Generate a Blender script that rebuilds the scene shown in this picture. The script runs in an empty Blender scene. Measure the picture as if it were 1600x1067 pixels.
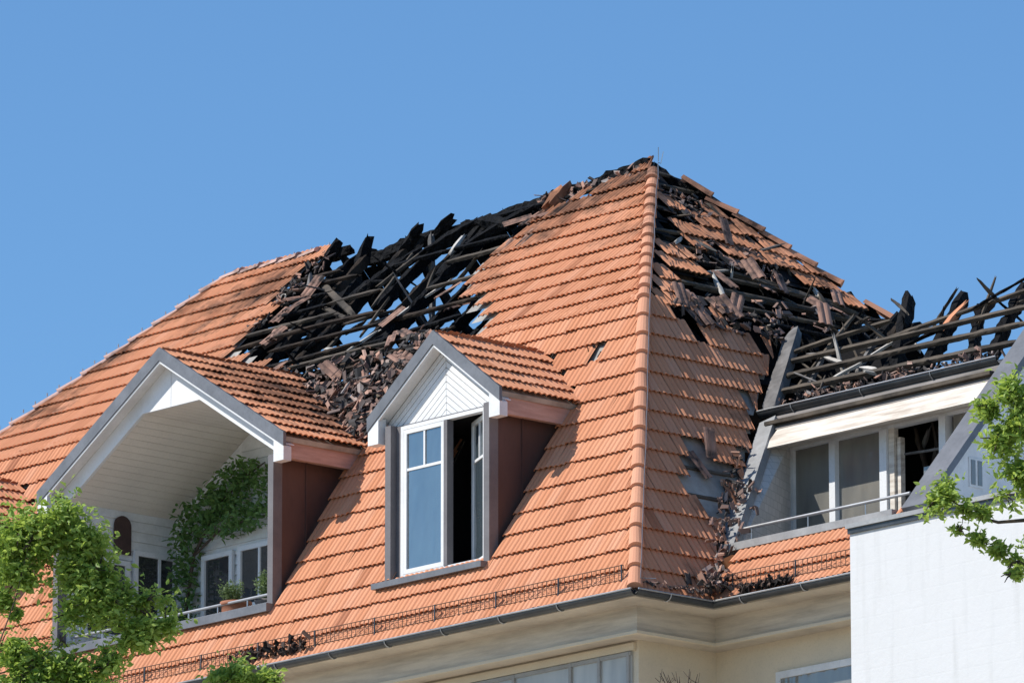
import bpy, bmesh, math, random
from mathutils import Vector, Matrix, noise
random.seed(7)
scene = bpy.context.scene
V3 = Vector

# ------------------------------------------------------------------ camera
cam_d = bpy.data.cameras.new('camera'); cam = bpy.data.objects.new('camera', cam_d)
scene.collection.objects.link(cam); scene.camera = cam
cam_d.sensor_width = 36.0; cam_d.lens = 258.72; cam_d.clip_start = 1.0; cam_d.clip_end = 6000
_f = V3((-0.7241, 0.6520, 0.2247)).normalized()
_r = V3((0.6692, 0.7431, -0.0007)).normalized(); _u = _r.cross(_f)
cam.matrix_world = Matrix(((_r.x, _u.x, -_f.x, 67.164), (_r.y, _u.y, -_f.y, -62.595), (_r.z, _u.z, -_f.z, -17.957), (0, 0, 0, 1)))
CAM = V3((67.164, -62.595, -17.957))

# ------------------------------------------------------------------ sky and sun
SUN = V3((-0.352, -0.636, 0.687)).normalized()
w = bpy.data.worlds.new('World'); scene.world = w; w.use_nodes = True
nt = w.node_tree; bg = nt.nodes['Background']
sky = nt.nodes.new('ShaderNodeTexSky'); sky.sky_type = 'NISHITA'; sky.sun_disc = False
sky.sun_elevation = math.asin(SUN.z); sky.sun_rotation = math.atan2(SUN.x, SUN.y)
sky.air_density = 1.0; sky.dust_density = 0.1; sky.ozone_density = 3.0; sky.altitude = 300
tint = nt.nodes.new('ShaderNodeMixRGB'); tint.blend_type = 'MULTIPLY'; tint.inputs[0].default_value = 1.0
tint.inputs[2].default_value = (0.70, 0.97, 1.16, 1)          # deep clear blue of a dry day
nt.links.new(sky.outputs[0], tint.inputs[1]); nt.links.new(tint.outputs[0], bg.inputs[0]); bg.inputs[1].default_value = 0.108
sl = bpy.data.lights.new('sun', 'SUN'); so = bpy.data.objects.new('sun', sl); scene.collection.objects.link(so)
sl.energy = 4.5; sl.angle = math.radians(0.5); sl.color = (1.0, 0.95, 0.87)
so.rotation_euler = SUN.to_track_quat('Z', 'Y').to_euler(); so.location = (0, -20, 40)
scene.view_settings.view_transform = 'Standard'; scene.view_settings.look = 'None'
scene.view_settings.gamma = 1.0; scene.view_settings.exposure = 0.28
scene.view_settings.use_curve_mapping = False

# ------------------------------------------------------------------ helpers
COL = scene.collection
GZ = -19.6                                    # ground level (the eave corner is z = 0)
def tag(o, label=None, cat=None, group=None, kind=None):
    if label: o['label'] = label
    if cat: o['category'] = cat
    if group: o['group'] = group
    if kind: o['kind'] = kind
    return o
def adopt(o, parent):
    if parent is not None:
        o.parent = parent
        if parent.parent is None and 'root_at' in ROOTS.get(parent.name, {}):
            o.matrix_parent_inverse = Matrix.Translation(-ROOTS[parent.name]['root_at'])
    return o
ROOTS = {}
def empty(name, loc, label, cat, group=None):
    e = bpy.data.objects.new(name, None); COL.objects.link(e); e.location = loc; e.empty_display_size = .3
    ROOTS[e.name] = {'root_at': V3(loc)}
    return tag(e, label, cat, group)
def mesh_data(name, vs, fs, mat, smooth=False):
    me = bpy.data.meshes.new(name); me.from_pydata([tuple(v) for v in vs], [], [tuple(f) for f in fs])
    if mat: me.materials.append(mat)
    if smooth: me.polygons.foreach_set('use_smooth', [True] * len(me.polygons))
    me.update(); return me
def mk(name, vs, fs, mat, parent=None, smooth=False):
    o = bpy.data.objects.new(name, mesh_data(name, vs, fs, mat, smooth)); COL.objects.link(o)
    return adopt(o, parent)
class MB:
    def __init__(s): s.v = []; s.f = []
    def add(s, vs, fs):
        n = len(s.v); s.v += [tuple(v) for v in vs]; s.f += [tuple(i + n for i in f) for f in fs]; return s
    def box(s, x0, x1, y0, y1, z0, z1):
        vs = [(x, y, z) for x in (x0, x1) for y in (y0, y1) for z in (z0, z1)]
        return s.add(vs, [(0, 1, 3, 2), (4, 6, 7, 5), (0, 4, 5, 1), (2, 3, 7, 6), (0, 2, 6, 4), (1, 5, 7, 3)])
    def beam(s, p0, p1, wd, ht, up=(0, 0, 1)):
        p0, p1 = V3(p0), V3(p1); d = (p1 - p0).normalized(); u = V3(up)
        sd = d.cross(u)
        if sd.length < 1e-4: sd = d.cross(V3((0, 1, 0)))
        sd.normalize(); u = sd.cross(d)
        vs = [p + sd * (a * wd / 2) + u * (b * ht / 2) for p in (p0, p1) for a, b in ((-1, -1), (1, -1), (1, 1), (-1, 1))]
        return s.add(vs, [(0, 3, 2, 1), (4, 5, 6, 7), (0, 1, 5, 4), (1, 2, 6, 5), (2, 3, 7, 6), (3, 0, 4, 7)])
    def prism(s, poly, off):
        n = len(poly); off = V3(off); ps = [V3(p) for p in poly]
        return s.add(ps + [p + off for p in ps], [tuple(range(n)), tuple(range(2 * n - 1, n - 1, -1))] +
                     [((i + 1) % n, i, i + n, (i + 1) % n + n) for i in range(n)])
    def tube(s, pts, rad, n=6, caps=True):
        pts = [V3(p) for p in pts]; rads = rad if isinstance(rad, (list, tuple)) else [rad] * len(pts)
        base = len(s.v); last = None
        for i, p in enumerate(pts):
            d = (pts[min(i + 1, len(pts) - 1)] - pts[max(i - 1, 0)]).normalized()
            a = last if last is not None else (V3((0, 0, 1)) if abs(d.z) < .9 else V3((1, 0, 0)))
            sd = d.cross(a).normalized(); a = sd.cross(d); last = a
            for k in range(n):
                t = 2 * math.pi * k / n; s.v.append(tuple(p + (sd * math.cos(t) + a * math.sin(t)) * rads[i]))
        for i in range(len(pts) - 1):
            for k in range(n):
                k2 = (k + 1) % n
                s.f.append((base + i * n + k, base + i * n + k2, base + (i + 1) * n + k2, base + (i + 1) * n + k))
        if caps:
            s.f.append(tuple(base + k for k in range(n))[::-1]); s.f.append(tuple(base + (len(pts) - 1) * n + k for k in range(n)))
        return s
    def build(s, name, mat, parent=None, smooth=False): return mk(name, s.v, s.f, mat, parent, smooth)
def boxo(name, mat, parent, *b): return MB().box(*b).build(name, mat, parent)
def inpoly(x, y, P):
    c = False; n = len(P)
    for i in range(n):
        x1, y1 = P[i]; x2, y2 = P[i - 1]
        if (y1 > y) != (y2 > y) and x < (x2 - x1) * (y - y1) / (y2 - y1) + x1: c = not c
    return c

# ------------------------------------------------------------------ materials
def mat(name, col, rough=.7, metal=0.0, spec=.5):
    m = bpy.data.materials.new(name); m.use_nodes = True; b = m.node_tree.nodes['Principled BSDF']
    b.inputs['Base Color'].default_value = (*col, 1); b.inputs['Roughness'].default_value = rough
    b.inputs['Metallic'].default_value = metal; b.inputs['Specular IOR Level'].default_value = spec
    return m
class N:
    def __init__(s, m): s.t = m.node_tree; s.b = s.t.nodes['Principled BSDF']
    def n(s, kind, **kw):
        o = s.t.nodes.new('ShaderNode' + kind)
        for k, v in kw.items():
            if hasattr(o, k) and k not in ('inputs',): setattr(o, k, v)
        return o
    def l(s, a, b): s.t.links.new(a, b)
    def val(s, sock, v):
        if hasattr(v, 'is_output') or hasattr(v, 'links'): s.l(v, sock)
        else: sock.default_value = v
    def math(s, op, a, b=0.0, clamp=False):
        o = s.n('Math', operation=op); o.use_clamp = clamp; s.val(o.inputs[0], a); s.val(o.inputs[1], b); return o.outputs[0]
    def mix(s, f, a, b, mode='MIX'):
        o = s.n('MixRGB', blend_type=mode); s.val(o.inputs[0], f)
        for i, c in ((1, a), (2, b)):
            if isinstance(c, tuple): o.inputs[i].default_value = (*c, 1)
            else: s.l(c, o.inputs[i])
        return o.outputs[0]
    def pos(s): return s.n('NewGeometry').outputs['Position']
    def noise(s, scale, detail=4, rough=.55, vec=None, dist=0):
        o = s.n('TexNoise'); o.inputs['Scale'].default_value = scale; o.inputs['Detail'].default_value = detail
        o.inputs['Roughness'].default_value = rough; o.inputs['Distortion'].default_value = dist
        s.l(vec if vec is not None else s.pos(), o.inputs['Vector']); return o.outputs['Fac']
    def ramp(s, v, stops):
        o = s.n('ValToRGB'); e = o.color_ramp.elements
        while len(e) < len(stops): e.new(.5)
        for i, (p, c) in enumerate(stops):
            e[i].position = p; e[i].color = (*c, 1) if isinstance(c, tuple) else (c, c, c, 1)
        s.l(v, o.inputs[0]); return o.outputs[0]
    def maprange(s, v, a, b, c=0.0, d=1.0):
        o = s.n('MapRange'); s.l(v, o.inputs[0]); o.inputs[1].default_value = a; o.inputs[2].default_value = b
        o.inputs[3].default_value = c; o.inputs[4].default_value = d; return o.outputs[0]
    def scaled(s, sx, sy, sz):
        o = s.n('Mapping'); o.inputs['Scale'].default_value = (sx, sy, sz); s.l(s.pos(), o.inputs['Vector']); return o.outputs[0]
    def bump(s, h, strength=.3, dist=.02):
        o = s.n('Bump'); o.inputs['Strength'].default_value = strength; o.inputs['Distance'].default_value = dist
        s.l(h, o.inputs['Height']); s.l(o.outputs[0], s.b.inputs['Normal'])
    def rnd(s):
        a = s.n('ObjectInfo').outputs['Random']; g = s.n('NewGeometry').outputs['Random Per Island']
        return s.math('FRACT', s.math('ADD', a, g))
    def col(s, c): s.l(c, s.b.inputs['Base Color'])

def tile_mat(name, soot_shade_gain=1.0, pale=0.0):
    m = mat(name, (.5, .2, .12), .9, 0, .08); n = N(m)
    r = n.rnd()
    c = n.ramp(r, [(0, (.34, .14, .078)), (.02, (.47, .20, .105)), (.06, (.54, .237, .128)), (.4, (.58, .262, .144)), (.75, (.60, .278, .158)), (1, (.615, .305, .185))])
    if pale: c = n.mix(pale, c, (.64, .39, .30))
    big = n.noise(.9, 5, .6)
    c = n.mix(n.maprange(big, .35, .75, 0, .45), c, (.52, .235, .14))
    fine = n.noise(38, 3, .6)
    c = n.mix(n.maprange(fine, .55, .8, 0, .35), c, (.33, .145, .085))
    # soot from the fire: spots with a shape of their own around the burnt openings; under the left hip they also paint in its shadow line
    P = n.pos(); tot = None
    for (x, y, z, rad, st) in SOOT_SHADE:
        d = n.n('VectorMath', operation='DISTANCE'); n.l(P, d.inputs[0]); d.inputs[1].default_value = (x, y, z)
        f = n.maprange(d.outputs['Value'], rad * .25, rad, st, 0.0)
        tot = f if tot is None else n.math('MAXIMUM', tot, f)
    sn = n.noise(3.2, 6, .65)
    sm = n.math('MULTIPLY', n.math('SUBTRACT', n.math('ADD', tot, n.maprange(sn, .3, .7, -.45, .35)), .15), 1.5 * soot_shade_gain, True)
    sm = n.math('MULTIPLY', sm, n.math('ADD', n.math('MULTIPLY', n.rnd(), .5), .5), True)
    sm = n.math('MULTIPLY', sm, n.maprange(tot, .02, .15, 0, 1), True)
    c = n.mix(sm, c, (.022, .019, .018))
    n.col(c); n.bump(n.noise(60, 3), .12, .01)
    return m
SOOT_SHADE = [(-10, 4.7, 6.7, 4.3, .72), (-8.2, 3.0, 4.9, 2.0, .6), (-9, 2.1, 3.9, 2.2, .95), (-7.2, 5.4, 7.3, 2.0, .78), (-6.1, 5.6, 7.55, 1.6, .9),
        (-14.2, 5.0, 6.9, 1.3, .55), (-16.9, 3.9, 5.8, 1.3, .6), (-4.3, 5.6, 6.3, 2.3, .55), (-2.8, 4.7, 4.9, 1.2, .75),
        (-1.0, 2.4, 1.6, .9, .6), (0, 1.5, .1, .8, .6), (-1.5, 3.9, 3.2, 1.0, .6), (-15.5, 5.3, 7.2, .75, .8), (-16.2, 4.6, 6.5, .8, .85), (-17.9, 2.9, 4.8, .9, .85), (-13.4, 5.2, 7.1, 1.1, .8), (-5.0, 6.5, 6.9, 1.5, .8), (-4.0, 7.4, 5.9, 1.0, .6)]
def noisy(name, c1, c2, scale=3, rough=.8, fine=30, bump=.2, spec=.3, metal=0, stretch=(1, 1, 1), lo=.35, hi=.7):
    m = mat(name, c1, rough, metal, spec); n = N(m); vec = n.scaled(*stretch)
    c = n.mix(n.maprange(n.noise(scale, 6, .62, vec), lo, hi), c1, c2)
    fn = n.noise(fine, 3, .6, vec); c = n.mix(n.maprange(fn, .5, .85, 0, .4), c, tuple(x * .55 for x in c1))
    n.col(c)
    if bump: n.bump(fn, bump, .01)
    return m
M = {}
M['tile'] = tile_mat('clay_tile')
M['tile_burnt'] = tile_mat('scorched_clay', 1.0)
M['tile_dark'] = noisy('sooty_loose_tile', (.33, .19, .14), (.025, .022, .021), 3.5, .8, 30, .15, lo=.42, hi=.62)
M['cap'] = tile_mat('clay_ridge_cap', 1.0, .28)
M['pinkcap'] = noisy('weathered_pale_cap', (.50, .33, .28), (.10, .075, .068), 1.6, .8, 30, .2, lo=.48, hi=.66)
M['underlay'] = noisy('grey_roof_felt', (.40, .38, .35), (.17, .155, .14), 2, .85)
M['char'] = mat('charred_wood', (.01, .01, .012), .8, 0, .12); n = N(M['char'])
vo = n.n('TexVoronoi'); vo.inputs['Scale'].default_value = 16; n.l(n.scaled(1, 1, 1), vo.inputs['Vector'])
nz = n.noise(4, 5, .65); c_ = n.mix(n.maprange(nz, .5, .78), (.0045, .0048, .006), (.02, .0185, .0175)); n.col(c_)
n.bump(n.math('ADD', vo.outputs['Distance'], n.noise(30, 3)), .9, .03)
M['charbrown'] = noisy('half_burnt_wood', (.055, .04, .03), (.008, .0075, .0075), 2.2, .9, 30, .8, .15, lo=.35, hi=.6)
M['board_char'] = noisy('charred_boarding', (.005, .005, .0065), (.014, .013, .014), 3, .85, 30, .8, .2, lo=.45, hi=.8)
M['ash'] = noisy('ash_grey_wood', (.20, .19, .185), (.04, .038, .036), 2.5, .9, 25, .4)
M['wood'] = noisy('scorched_wood', (.13, .105, .08), (.03, .026, .022), 1.6, .9, 25, .4, lo=.3, hi=.65)
M['greywood'] = noisy('grey_weathered_board', (.24, .22, .21), (.12, .11, .10), 2.5, .85, 30, .3, .3, 0, (.6, 3, 6))
M['rust'] = noisy('rusty_brown_steel', (.13, .075, .05), (.07, .045, .035), 3, .8)
M['framegrey'] = noisy('dull_grey_frame', (.36, .355, .34), (.26, .26, .25), 2, .8)
M['pale'] = noisy('pale_bare_wood', (.55, .52, .48), (.25, .23, .2), 2, .8)
M['white'] = noisy('white_paint', (.68, .685, .69), (.50, .495, .48), 1.7, .55, 40, .05, .3, lo=.5, hi=.85)
M['whiteold'] = noisy('aged_white_paint', (.74, .74, .735), (.56, .56, .55), 2.2, .6, 30, .05, .3)
M['soffit'] = noisy('cream_boarding', (.72, .67, .60), (.64, .59, .53), 1.2, .7, 40, .05)
M['zinc'] = noisy('grey_zinc_sheet', (.17, .175, .19), (.11, .115, .125), 2.5, .5, 20, .05, .4, .2)
M['lightzinc'] = noisy('pale_zinc_sheet', (.34, .345, .345), (.22, .22, .22), 2.5, .5, 20, .05, .4, .1)
M['gutter'] = noisy('dark_gutter_metal', (.035, .04, .045), (.07, .075, .08), 3, .4, 20, .0, .5, .4)
M['steel'] = noisy('galvanised_steel', (.42, .43, .44), (.3, .3, .31), 3, .35, 20, 0, .5, .7)
M['cheek'] = noisy('red_brown_cheek_sheet', (.088, .048, .041), (.06, .034, .031), 1.5, .5, 15, .05, .4, 0, (1, 1, .3))
M['fasciawood'] = noisy('pink_brown_timber', (.56, .37, .31), (.36, .21, .17), 2.5, .75, 30, .2, .3, 0, (3, .5, 4))
M['darkgrey'] = noisy('grey_violet_paint', (.165, .155, .16), (.115, .108, .113), 2, .6)
M['cream'] = noisy('cream_weathered_timber', (.68, .62, .54), (.38, .31, .25), 2.0, .85, 30, .25, .3, 0, (.7, 4, 7), .42, .72)
M['beige'] = noisy('beige_stucco', (.66, .57, .43), (.57, .50, .385), 1.0, .9, 50, .12)
M['fasciabeige'] = noisy('weathered_eave_board', (.60, .53, .43), (.40, .35, .29), 2.2, .85, 40, .15, .3, 0, (.5, .5, 5), .4, .7)
M['whitewall'] = noisy('white_rough_render', (.63, .635, .64), (.56, .57, .58), .8, .9, 22, .45)
M['room'] = noisy('dark_room_lining', (.03, .03, .032), (.015, .015, .016), 1.5, .9)
M['shingle'] = mat('grey_fibre_shingle', (.5, .48, .45), .85)
M['pot'] = noisy('terracotta_pot', (.36, .15, .085), (.28, .115, .065), 4, .8)
M['plaque'] = noisy('brown_plaque', (.075, .045, .04), (.05, .03, .028), 4, .6)
M['asphalt'] = noisy('light_street_paving', (.46, .40, .32), (.38, .33, .27), .3, .9)
M['bark'] = noisy('bark', (.11, .085, .065), (.05, .04, .032), 5, .9, 30, .6, .2, 0, (1, 1, .25))
n = N(M['shingle'])
bt = n.n('TexBrick'); bt.inputs['Scale'].default_value = 1; bt.inputs['Brick Width'].default_value = .13; bt.inputs['Row Height'].default_value = .11
bt.inputs['Mortar Size'].default_value = .006; bt.inputs['Color1'].default_value = (.56, .53, .5, 1); bt.inputs['Color2'].default_value = (.48, .46, .43, 1)
bt.inputs['Mortar'].default_value = (.40, .385, .36, 1)
sx = n.n('SeparateXYZ'); n.l(n.pos(), sx.inputs[0]); cx_ = n.n('CombineXYZ')
n.l(sx.outputs[1], cx_.inputs[0]); n.l(sx.outputs[2], cx_.inputs[1]); n.l(cx_.outputs[0], bt.inputs['Vector']); n.col(bt.outputs['Color']); n.bump(bt.outputs['Fac'], -.6, .01)
# white render with faint lines of the stones under it
n = N(M['whitewall']); bt = n.n('TexBrick'); bt.inputs['Scale'].default_value = 1; bt.inputs['Brick Width'].default_value = .55; bt.inputs['Row Height'].default_value = .22; bt.inputs['Mortar Size'].default_value = .012
sx = n.n('SeparateXYZ'); n.l(n.pos(), sx.inputs[0]); cb = n.n('CombineXYZ'); n.l(sx.outputs[0], cb.inputs[0]); n.l(sx.outputs[2], cb.inputs[1]); n.l(cb.outputs[0], bt.inputs['Vector'])
hh = n.math('ADD', n.math('MULTIPLY', n.noise(9, 5, .7), 1.0), n.math('MULTIPLY', bt.outputs['Fac'], -.10)); n.bump(hh, .28, .02)
cl = n.mix(n.maprange(n.noise(2.2, 5, .6, n.scaled(3.0, 3.0, .25)), .52, .8, 0, .5), (.575, .58, .585), (.44, .445, .44))
cl = n.mix(n.maprange(n.noise(.7, 4, .6), .5, .75, 0, .35), cl, (.51, .515, .51)); n.col(cl)

def glass_mat(name, refl=.45, tint=(.02, .025, .03), thru=.5, rough=.02):
    m = bpy.data.materials.new(name); m.use_nodes = True; t = m.node_tree; t.nodes.clear()
    o = t.nodes.new('ShaderNodeOutputMaterial'); g = t.nodes.new('ShaderNodeBsdfGlossy'); g.inputs['Roughness'].default_value = rough
    g.inputs['Color'].default_value = (.85, .84, .80, 1)
    tr = t.nodes.new('ShaderNodeBsdfTransparent'); tr.inputs['Color'].default_value = (.75, .8, .82, 1)
    df = t.nodes.new('ShaderNodeBsdfDiffuse'); df.inputs['Color'].default_value = (*tint, 1)
    a = t.nodes.new('ShaderNodeMixShader'); a.inputs[0].default_value = thru; t.links.new(df.outputs[0], a.inputs[1]); t.links.new(tr.outputs[0], a.inputs[2])
    nz_ = t.nodes.new('ShaderNodeTexNoise'); nz_.inputs['Scale'].default_value = 2.2; nz_.inputs['Detail'].default_value = 2
    bp_ = t.nodes.new('ShaderNodeBump'); bp_.inputs['Strength'].default_value = .25; bp_.inputs['Distance'].default_value = .05; gp_ = t.nodes.new('ShaderNodeNewGeometry')
    mp_ = t.nodes.new('ShaderNodeMapping'); mp_.inputs['Scale'].default_value = (2.5, 2.5, .6); t.links.new(gp_.outputs['Position'], mp_.inputs[0])
    t.links.new(mp_.outputs[0], nz_.inputs[0]); t.links.new(nz_.outputs[0], bp_.inputs['Height']); t.links.new(bp_.outputs[0], g.inputs['Normal'])
    cr_ = t.nodes.new('ShaderNodeMixRGB'); cr_.inputs[1].default_value = (*tint, 1); cr_.inputs[2].default_value = (tint[0] * 2.2, tint[1] * 2.1, tint[2] * 1.9, 1); t.links.new(nz_.outputs[0], cr_.inputs[0]); t.links.new(cr_.outputs[0], df.inputs['Color'])
    fr = t.nodes.new('ShaderNodeFresnel'); fr.inputs['IOR'].default_value = 1.5
    ad = t.nodes.new('ShaderNodeMath'); ad.operation = 'ADD'; ad.use_clamp = True; ad.inputs[1].default_value = refl; t.links.new(fr.outputs[0], ad.inputs[0])
    b = t.nodes.new('ShaderNodeMixShader'); t.links.new(ad.outputs[0], b.inputs[0]); t.links.new(a.outputs[0], b.inputs[1]); t.links.new(g.outputs[0], b.inputs[2])
    t.links.new(b.outputs[0], o.inputs[0]); return m
M['glass'] = glass_mat('window_glass', .24, (.05, .07, .09), .25)
M['glassroom'] = glass_mat('dark_room_glass', .05, (.03, .032, .036), .1)
M['glassgrey'] = glass_mat('dull_grey_glass', .02, (.26, .265, .265), .05, .3)
M['glassdark'] = glass_mat('dim_window_glass', .07, (.15, .148, .14), .25)
def leaf_mat(name, c1, c2, trans):
    m = mat(name, c1, .5, 0, .4); n = N(m)
    c = n.mix(n.rnd(), c1, c2); n.col(c)
    t = n.n('BsdfTranslucent'); n.l(n.mix(.5, c, trans), t.inputs['Color'])
    mx = n.n('MixShader'); mx.inputs[0].default_value = .45; n.l(n.b.outputs[0], mx.inputs[1]); n.l(t.outputs[0], mx.inputs[2])
    n.l(mx.outputs[0], n.t.nodes['Material Output'].inputs[0]); return m
M['leaf'] = leaf_mat('tree_leaf', (.12, .225, .035), (.40, .52, .13), (.68, .82, .13))
M['vine'] = leaf_mat('vine_leaf', (.075, .165, .05), (.16, .27, .085), (.25, .42, .09))
M['herb'] = leaf_mat('grey_green_leaf', (.10, .15, .06), (.18, .23, .11), (.2, .3, .08))

# ------------------------------------------------------------------ roof geometry of the building
a, h1, b = 2.7467, 4.6628, 2.9868               # mansard: lower run, lower rise, upper run = upper rise (45 deg)
A, H = a + b, h1 + b
L1, L2 = math.hypot(a, h1), b * math.sqrt(2)
XL = -15.11                                     # left end of the ridge
YW, KW = 1.38, 1.17                             # eave line and slope of the set-back wing
LW = math.hypot(1, KW)
def y_main(z): return z * a / h1 if z <= h1 else a + (z - h1)
class Slope:
    def __init__(s, O, U, V, ulo, uhi, vmax, rows):
        s.O, s.U, s.V = V3(O), V3(U), V3(V).normalized(); s.N = s.U.cross(s.V).normalized(); s.ulo, s.uhi, s.vmax, s.rows = ulo, uhi, vmax, rows
    def at(s, u, v, h=0.0): return s.O + s.U * u + s.V * v + s.N * h
TW, EX = .20, .35
PROF = [(0, .0), (.022, .014), (.045, .021), (.066, .018), (.085, .005), (.1, .003), (.122, .015), (.145, .0205), (.166, .017), (.185, .002), (.2, -.003)]
def tile_local(wd=TW, ln=EX + .06):
    k = wd / .2; vs = []; n = len(PROF)
    for x, z in PROF: vs.append((x * k, 0, z * 1.15 + .044))
    for x, z in PROF: vs.append((x * k, ln, z))
    for x, z in PROF: vs.append((x * k, .006, z * 1.15 + .026))
    fs = [(i, i + 1, n + i + 1, n + i) for i in range(n - 1)] + [(2 * n + i, 2 * n + i + 1, i + 1, i) for i in range(n - 1)]
    return vs, fs
TV, TF = tile_local(TW, EX + .085)
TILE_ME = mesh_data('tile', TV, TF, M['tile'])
singles = []                                    # (distance to camera, matrix, slope object)
def lay_tiles(S, slope_obj, keep, stuff, deck, u0, u1, rows, ex, jit=1.0, deck_keep=None, sing=True, single_list=singles):
    k = ex / EX
    nu = int((u1 - u0) / TW) + 2
    for j in range(rows):
        for i in range(nu):
            u = u0 + i * TW; v = j * ex - .03; uc, vc = u + TW / 2, v + ex / 2
            lo, hi = S.ulo(max(vc, 0)), S.uhi(max(vc, 0))
            if uc < lo - TW * .45 or uc > hi + TW * .45: continue
            q = S.at(uc, vc)
            if deck is not None and (deck_keep or keep)(uc, vc, q):
                cs = []
                for du, dv in ((0, 0), (TW, 0), (TW, ex), (0, ex)):
                    vv = v + dv; cs.append(S.at(min(max(u + du, S.ulo(max(vv, 0))), S.uhi(max(vv, 0))), vv, -.035))
                deck.add(cs, [(0, 1, 2, 3)])
            if not keep(uc, vc, q): continue
            rz = random.gauss(0, .008) * jit; dh = random.gauss(0, .0022) * jit; dv = random.gauss(0, .004) * jit; rx = random.gauss(0, .008) * jit
            Mx = Matrix.Translation(S.at(u, v + dv, dh)) @ Matrix((( S.U.x, S.V.x, S.N.x), (S.U.y, S.V.y, S.N.y), (S.U.z, S.V.z, S.N.z))).to_4x4() @ Matrix.Rotation(rz, 4, 'Z') @ Matrix.Rotation(rx, 4, 'X')
            edge = uc - TW * .6 < max(lo, S.ulo(max(v, 0)), S.ulo(vc + ex)) or uc + TW * .6 > min(hi, S.uhi(max(v, 0)), S.uhi(vc + ex))
            if edge:
                vs = []
                for (x, y, z) in TV:
                    vv = v + y * k; uu = min(max(u + x, S.ulo(max(vv, 0))), S.uhi(max(vv, 0))); vs.append(S.at(uu, vv, z + dh))
                stuff.add(vs, TF)
            elif sing: single_list.append(((q - CAM).length, Mx, slope_obj, stuff))
            else: stuff.add([Mx @ V3(p) for p in TV], TF)
def place_singles(lst, limit):
    lst.sort(key=lambda t: t[0])
    for k, (d, Mx, so_, st) in enumerate(lst):
        if k < limit:
            o = bpy.data.objects.new('tile', TILE_ME); COL.objects.link(o); o.parent = so_; o.matrix_basis = Mx
        else: st.add([Mx @ V3(p) for p in TV], TF)

bld = empty('apartment_building', (-8, 4, GZ), 'beige apartment building with burnt-out red tiled mansard roof and charred rafters', 'building')

NICK = (-3.27, 4.72)
HOLE = [(-12.96, 10.5), (-12.73, 9.5), (-12.96, 9.16), (-12.99, 8.68), (-12.69, 8.19), (-12.85, 7.91), (-12.68, 7.54), (-12.94, 7.17), (-10.61, 5.86), (-7.97, 4.04), (-7.66, 3.7), (-7.4, 4.2), (-7.3, 4.96), (-7.1, 5.35), (-6.7, 5.45), (-6.1, 5.5), (-6.32, 5.93), (-6.97, 6.5), (-7.46, 7.03), (-7.93, 7.72), (-7.7, 8.2), (-7.63, 8.88), (-7.37, 9.15), (-6.65, 9.2), (-6.57, 9.41), (-5.8, 9.53), (-6.0, 10.5)]
DORM = [dict(cx=-4.38, body=1.03, zr=4.15, t=.97 / 1.31, zs=.90), dict(cx=-10.13, body=2.38, zr=4.90, t=.607, zs=.98), dict(cx=-15.8, body=1.03, zr=4.15, t=.97 / 1.31, zs=.90)]
def in_dormer(q):
    for d in DORM:
        if abs(q.x - d['cx']) < d['body'] - .02 and d['zs'] - .05 < q.z < d['zr'] - .06 - abs(q.x - d['cx']) * d['t']: return True
        # notch under the loggia eaves stays tiled
    return False
def in_hole(x, s, j=.10):
    if abs(x - NICK[0]) < .09 and abs(s - NICK[1]) < .15: return True
    return inpoly(x + random.uniform(-j, j), s + random.uniform(-j, j), HOLE)
FL = Slope((0, 0, 0), (1, 0, 0), (0, a, h1), lambda v: -20.84 + v * a / L1, lambda v: -v * a / L1, L1, 16)
FU = Slope((0, a, h1), (1, 0, 0), (0, 1, 1), lambda v: -20.84 + a + v * .7071, lambda v: -a - v * .7071, L2, 12)
SLo = Slope((0, 0, 0), (0, 1, 0), (-a, 0, h1), lambda v: v * a / L1, lambda v: 0, L1, 16)
VAL = [(-1, 1.40), (0, 1.42), (.96, 2.02), (2.22, 3.02), (3.73, 3.97), (4.79, 4.8), (5.6, 5.2)]
def val_y(s):
    for (s0, y0), (s1, y1) in zip(VAL, VAL[1:]):
        if s <= s1: return y0 + (y1 - y0) * (s - s0) / (s1 - s0)
    return VAL[-1][1]
SLo.uhi = val_y
SUp = Slope((-a, 0, h1), (0, 1, 0), (-1, 0, 1), lambda v: a + v * .7071, lambda v: min(A + (L2 - v) * .7071, 7.95), L2, 12)
WG = Slope((0, YW, 0), (1, 0, 0), (0, 1, KW), lambda v: -v / LW - .02, lambda v: 2.72, 1.15, 3)

front = MB(); frontU = MB(); side = MB(); sideU = MB(); wing = MB()
def slope_part(name):
    e = bpy.data.objects.new(name, None); COL.objects.link(e); return adopt(e, bld)
front_o, frontu_o, side_o, sideu_o, wing_o = [slope_part(k) for k in ('front_slope', 'upper_front_slope', 'side_slope', 'upper_side_slope', 'wing_slope')]
dk = {k: MB() for k in ('f', 'fu', 's', 'su', 'w')}
ex1, ex2 = L1 / 14.7, L2 / 11.6
kf = lambda u, v, q: not in_dormer(q) and not in_hole(q.x, v)
lay_tiles(FL, front_o, kf, front, dk['f'], -20.9, 0.1, 15, ex1, 1, lambda u, v, q: not in_dormer(q) and not inpoly(q.x, v, HOLE))
kfu = lambda u, v, q: not in_dormer(q) and not in_hole(q.x, L1 + v)
lay_tiles(FU, frontu_o, kfu, frontU, dk['fu'], -18.2, -2.7, 12, ex2, 1, lambda u, v, q: not inpoly(q.x, L1 + v, HOLE) and not in_dormer(q))
SM = [(2.31, 2.80), (2.6, 2.86), (2.65, 2.45), (3.0, 2.40), (2.35, 1.5), (2.1, 1.6), (1.95, 1.7), (1.95, 2.22)]
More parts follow.
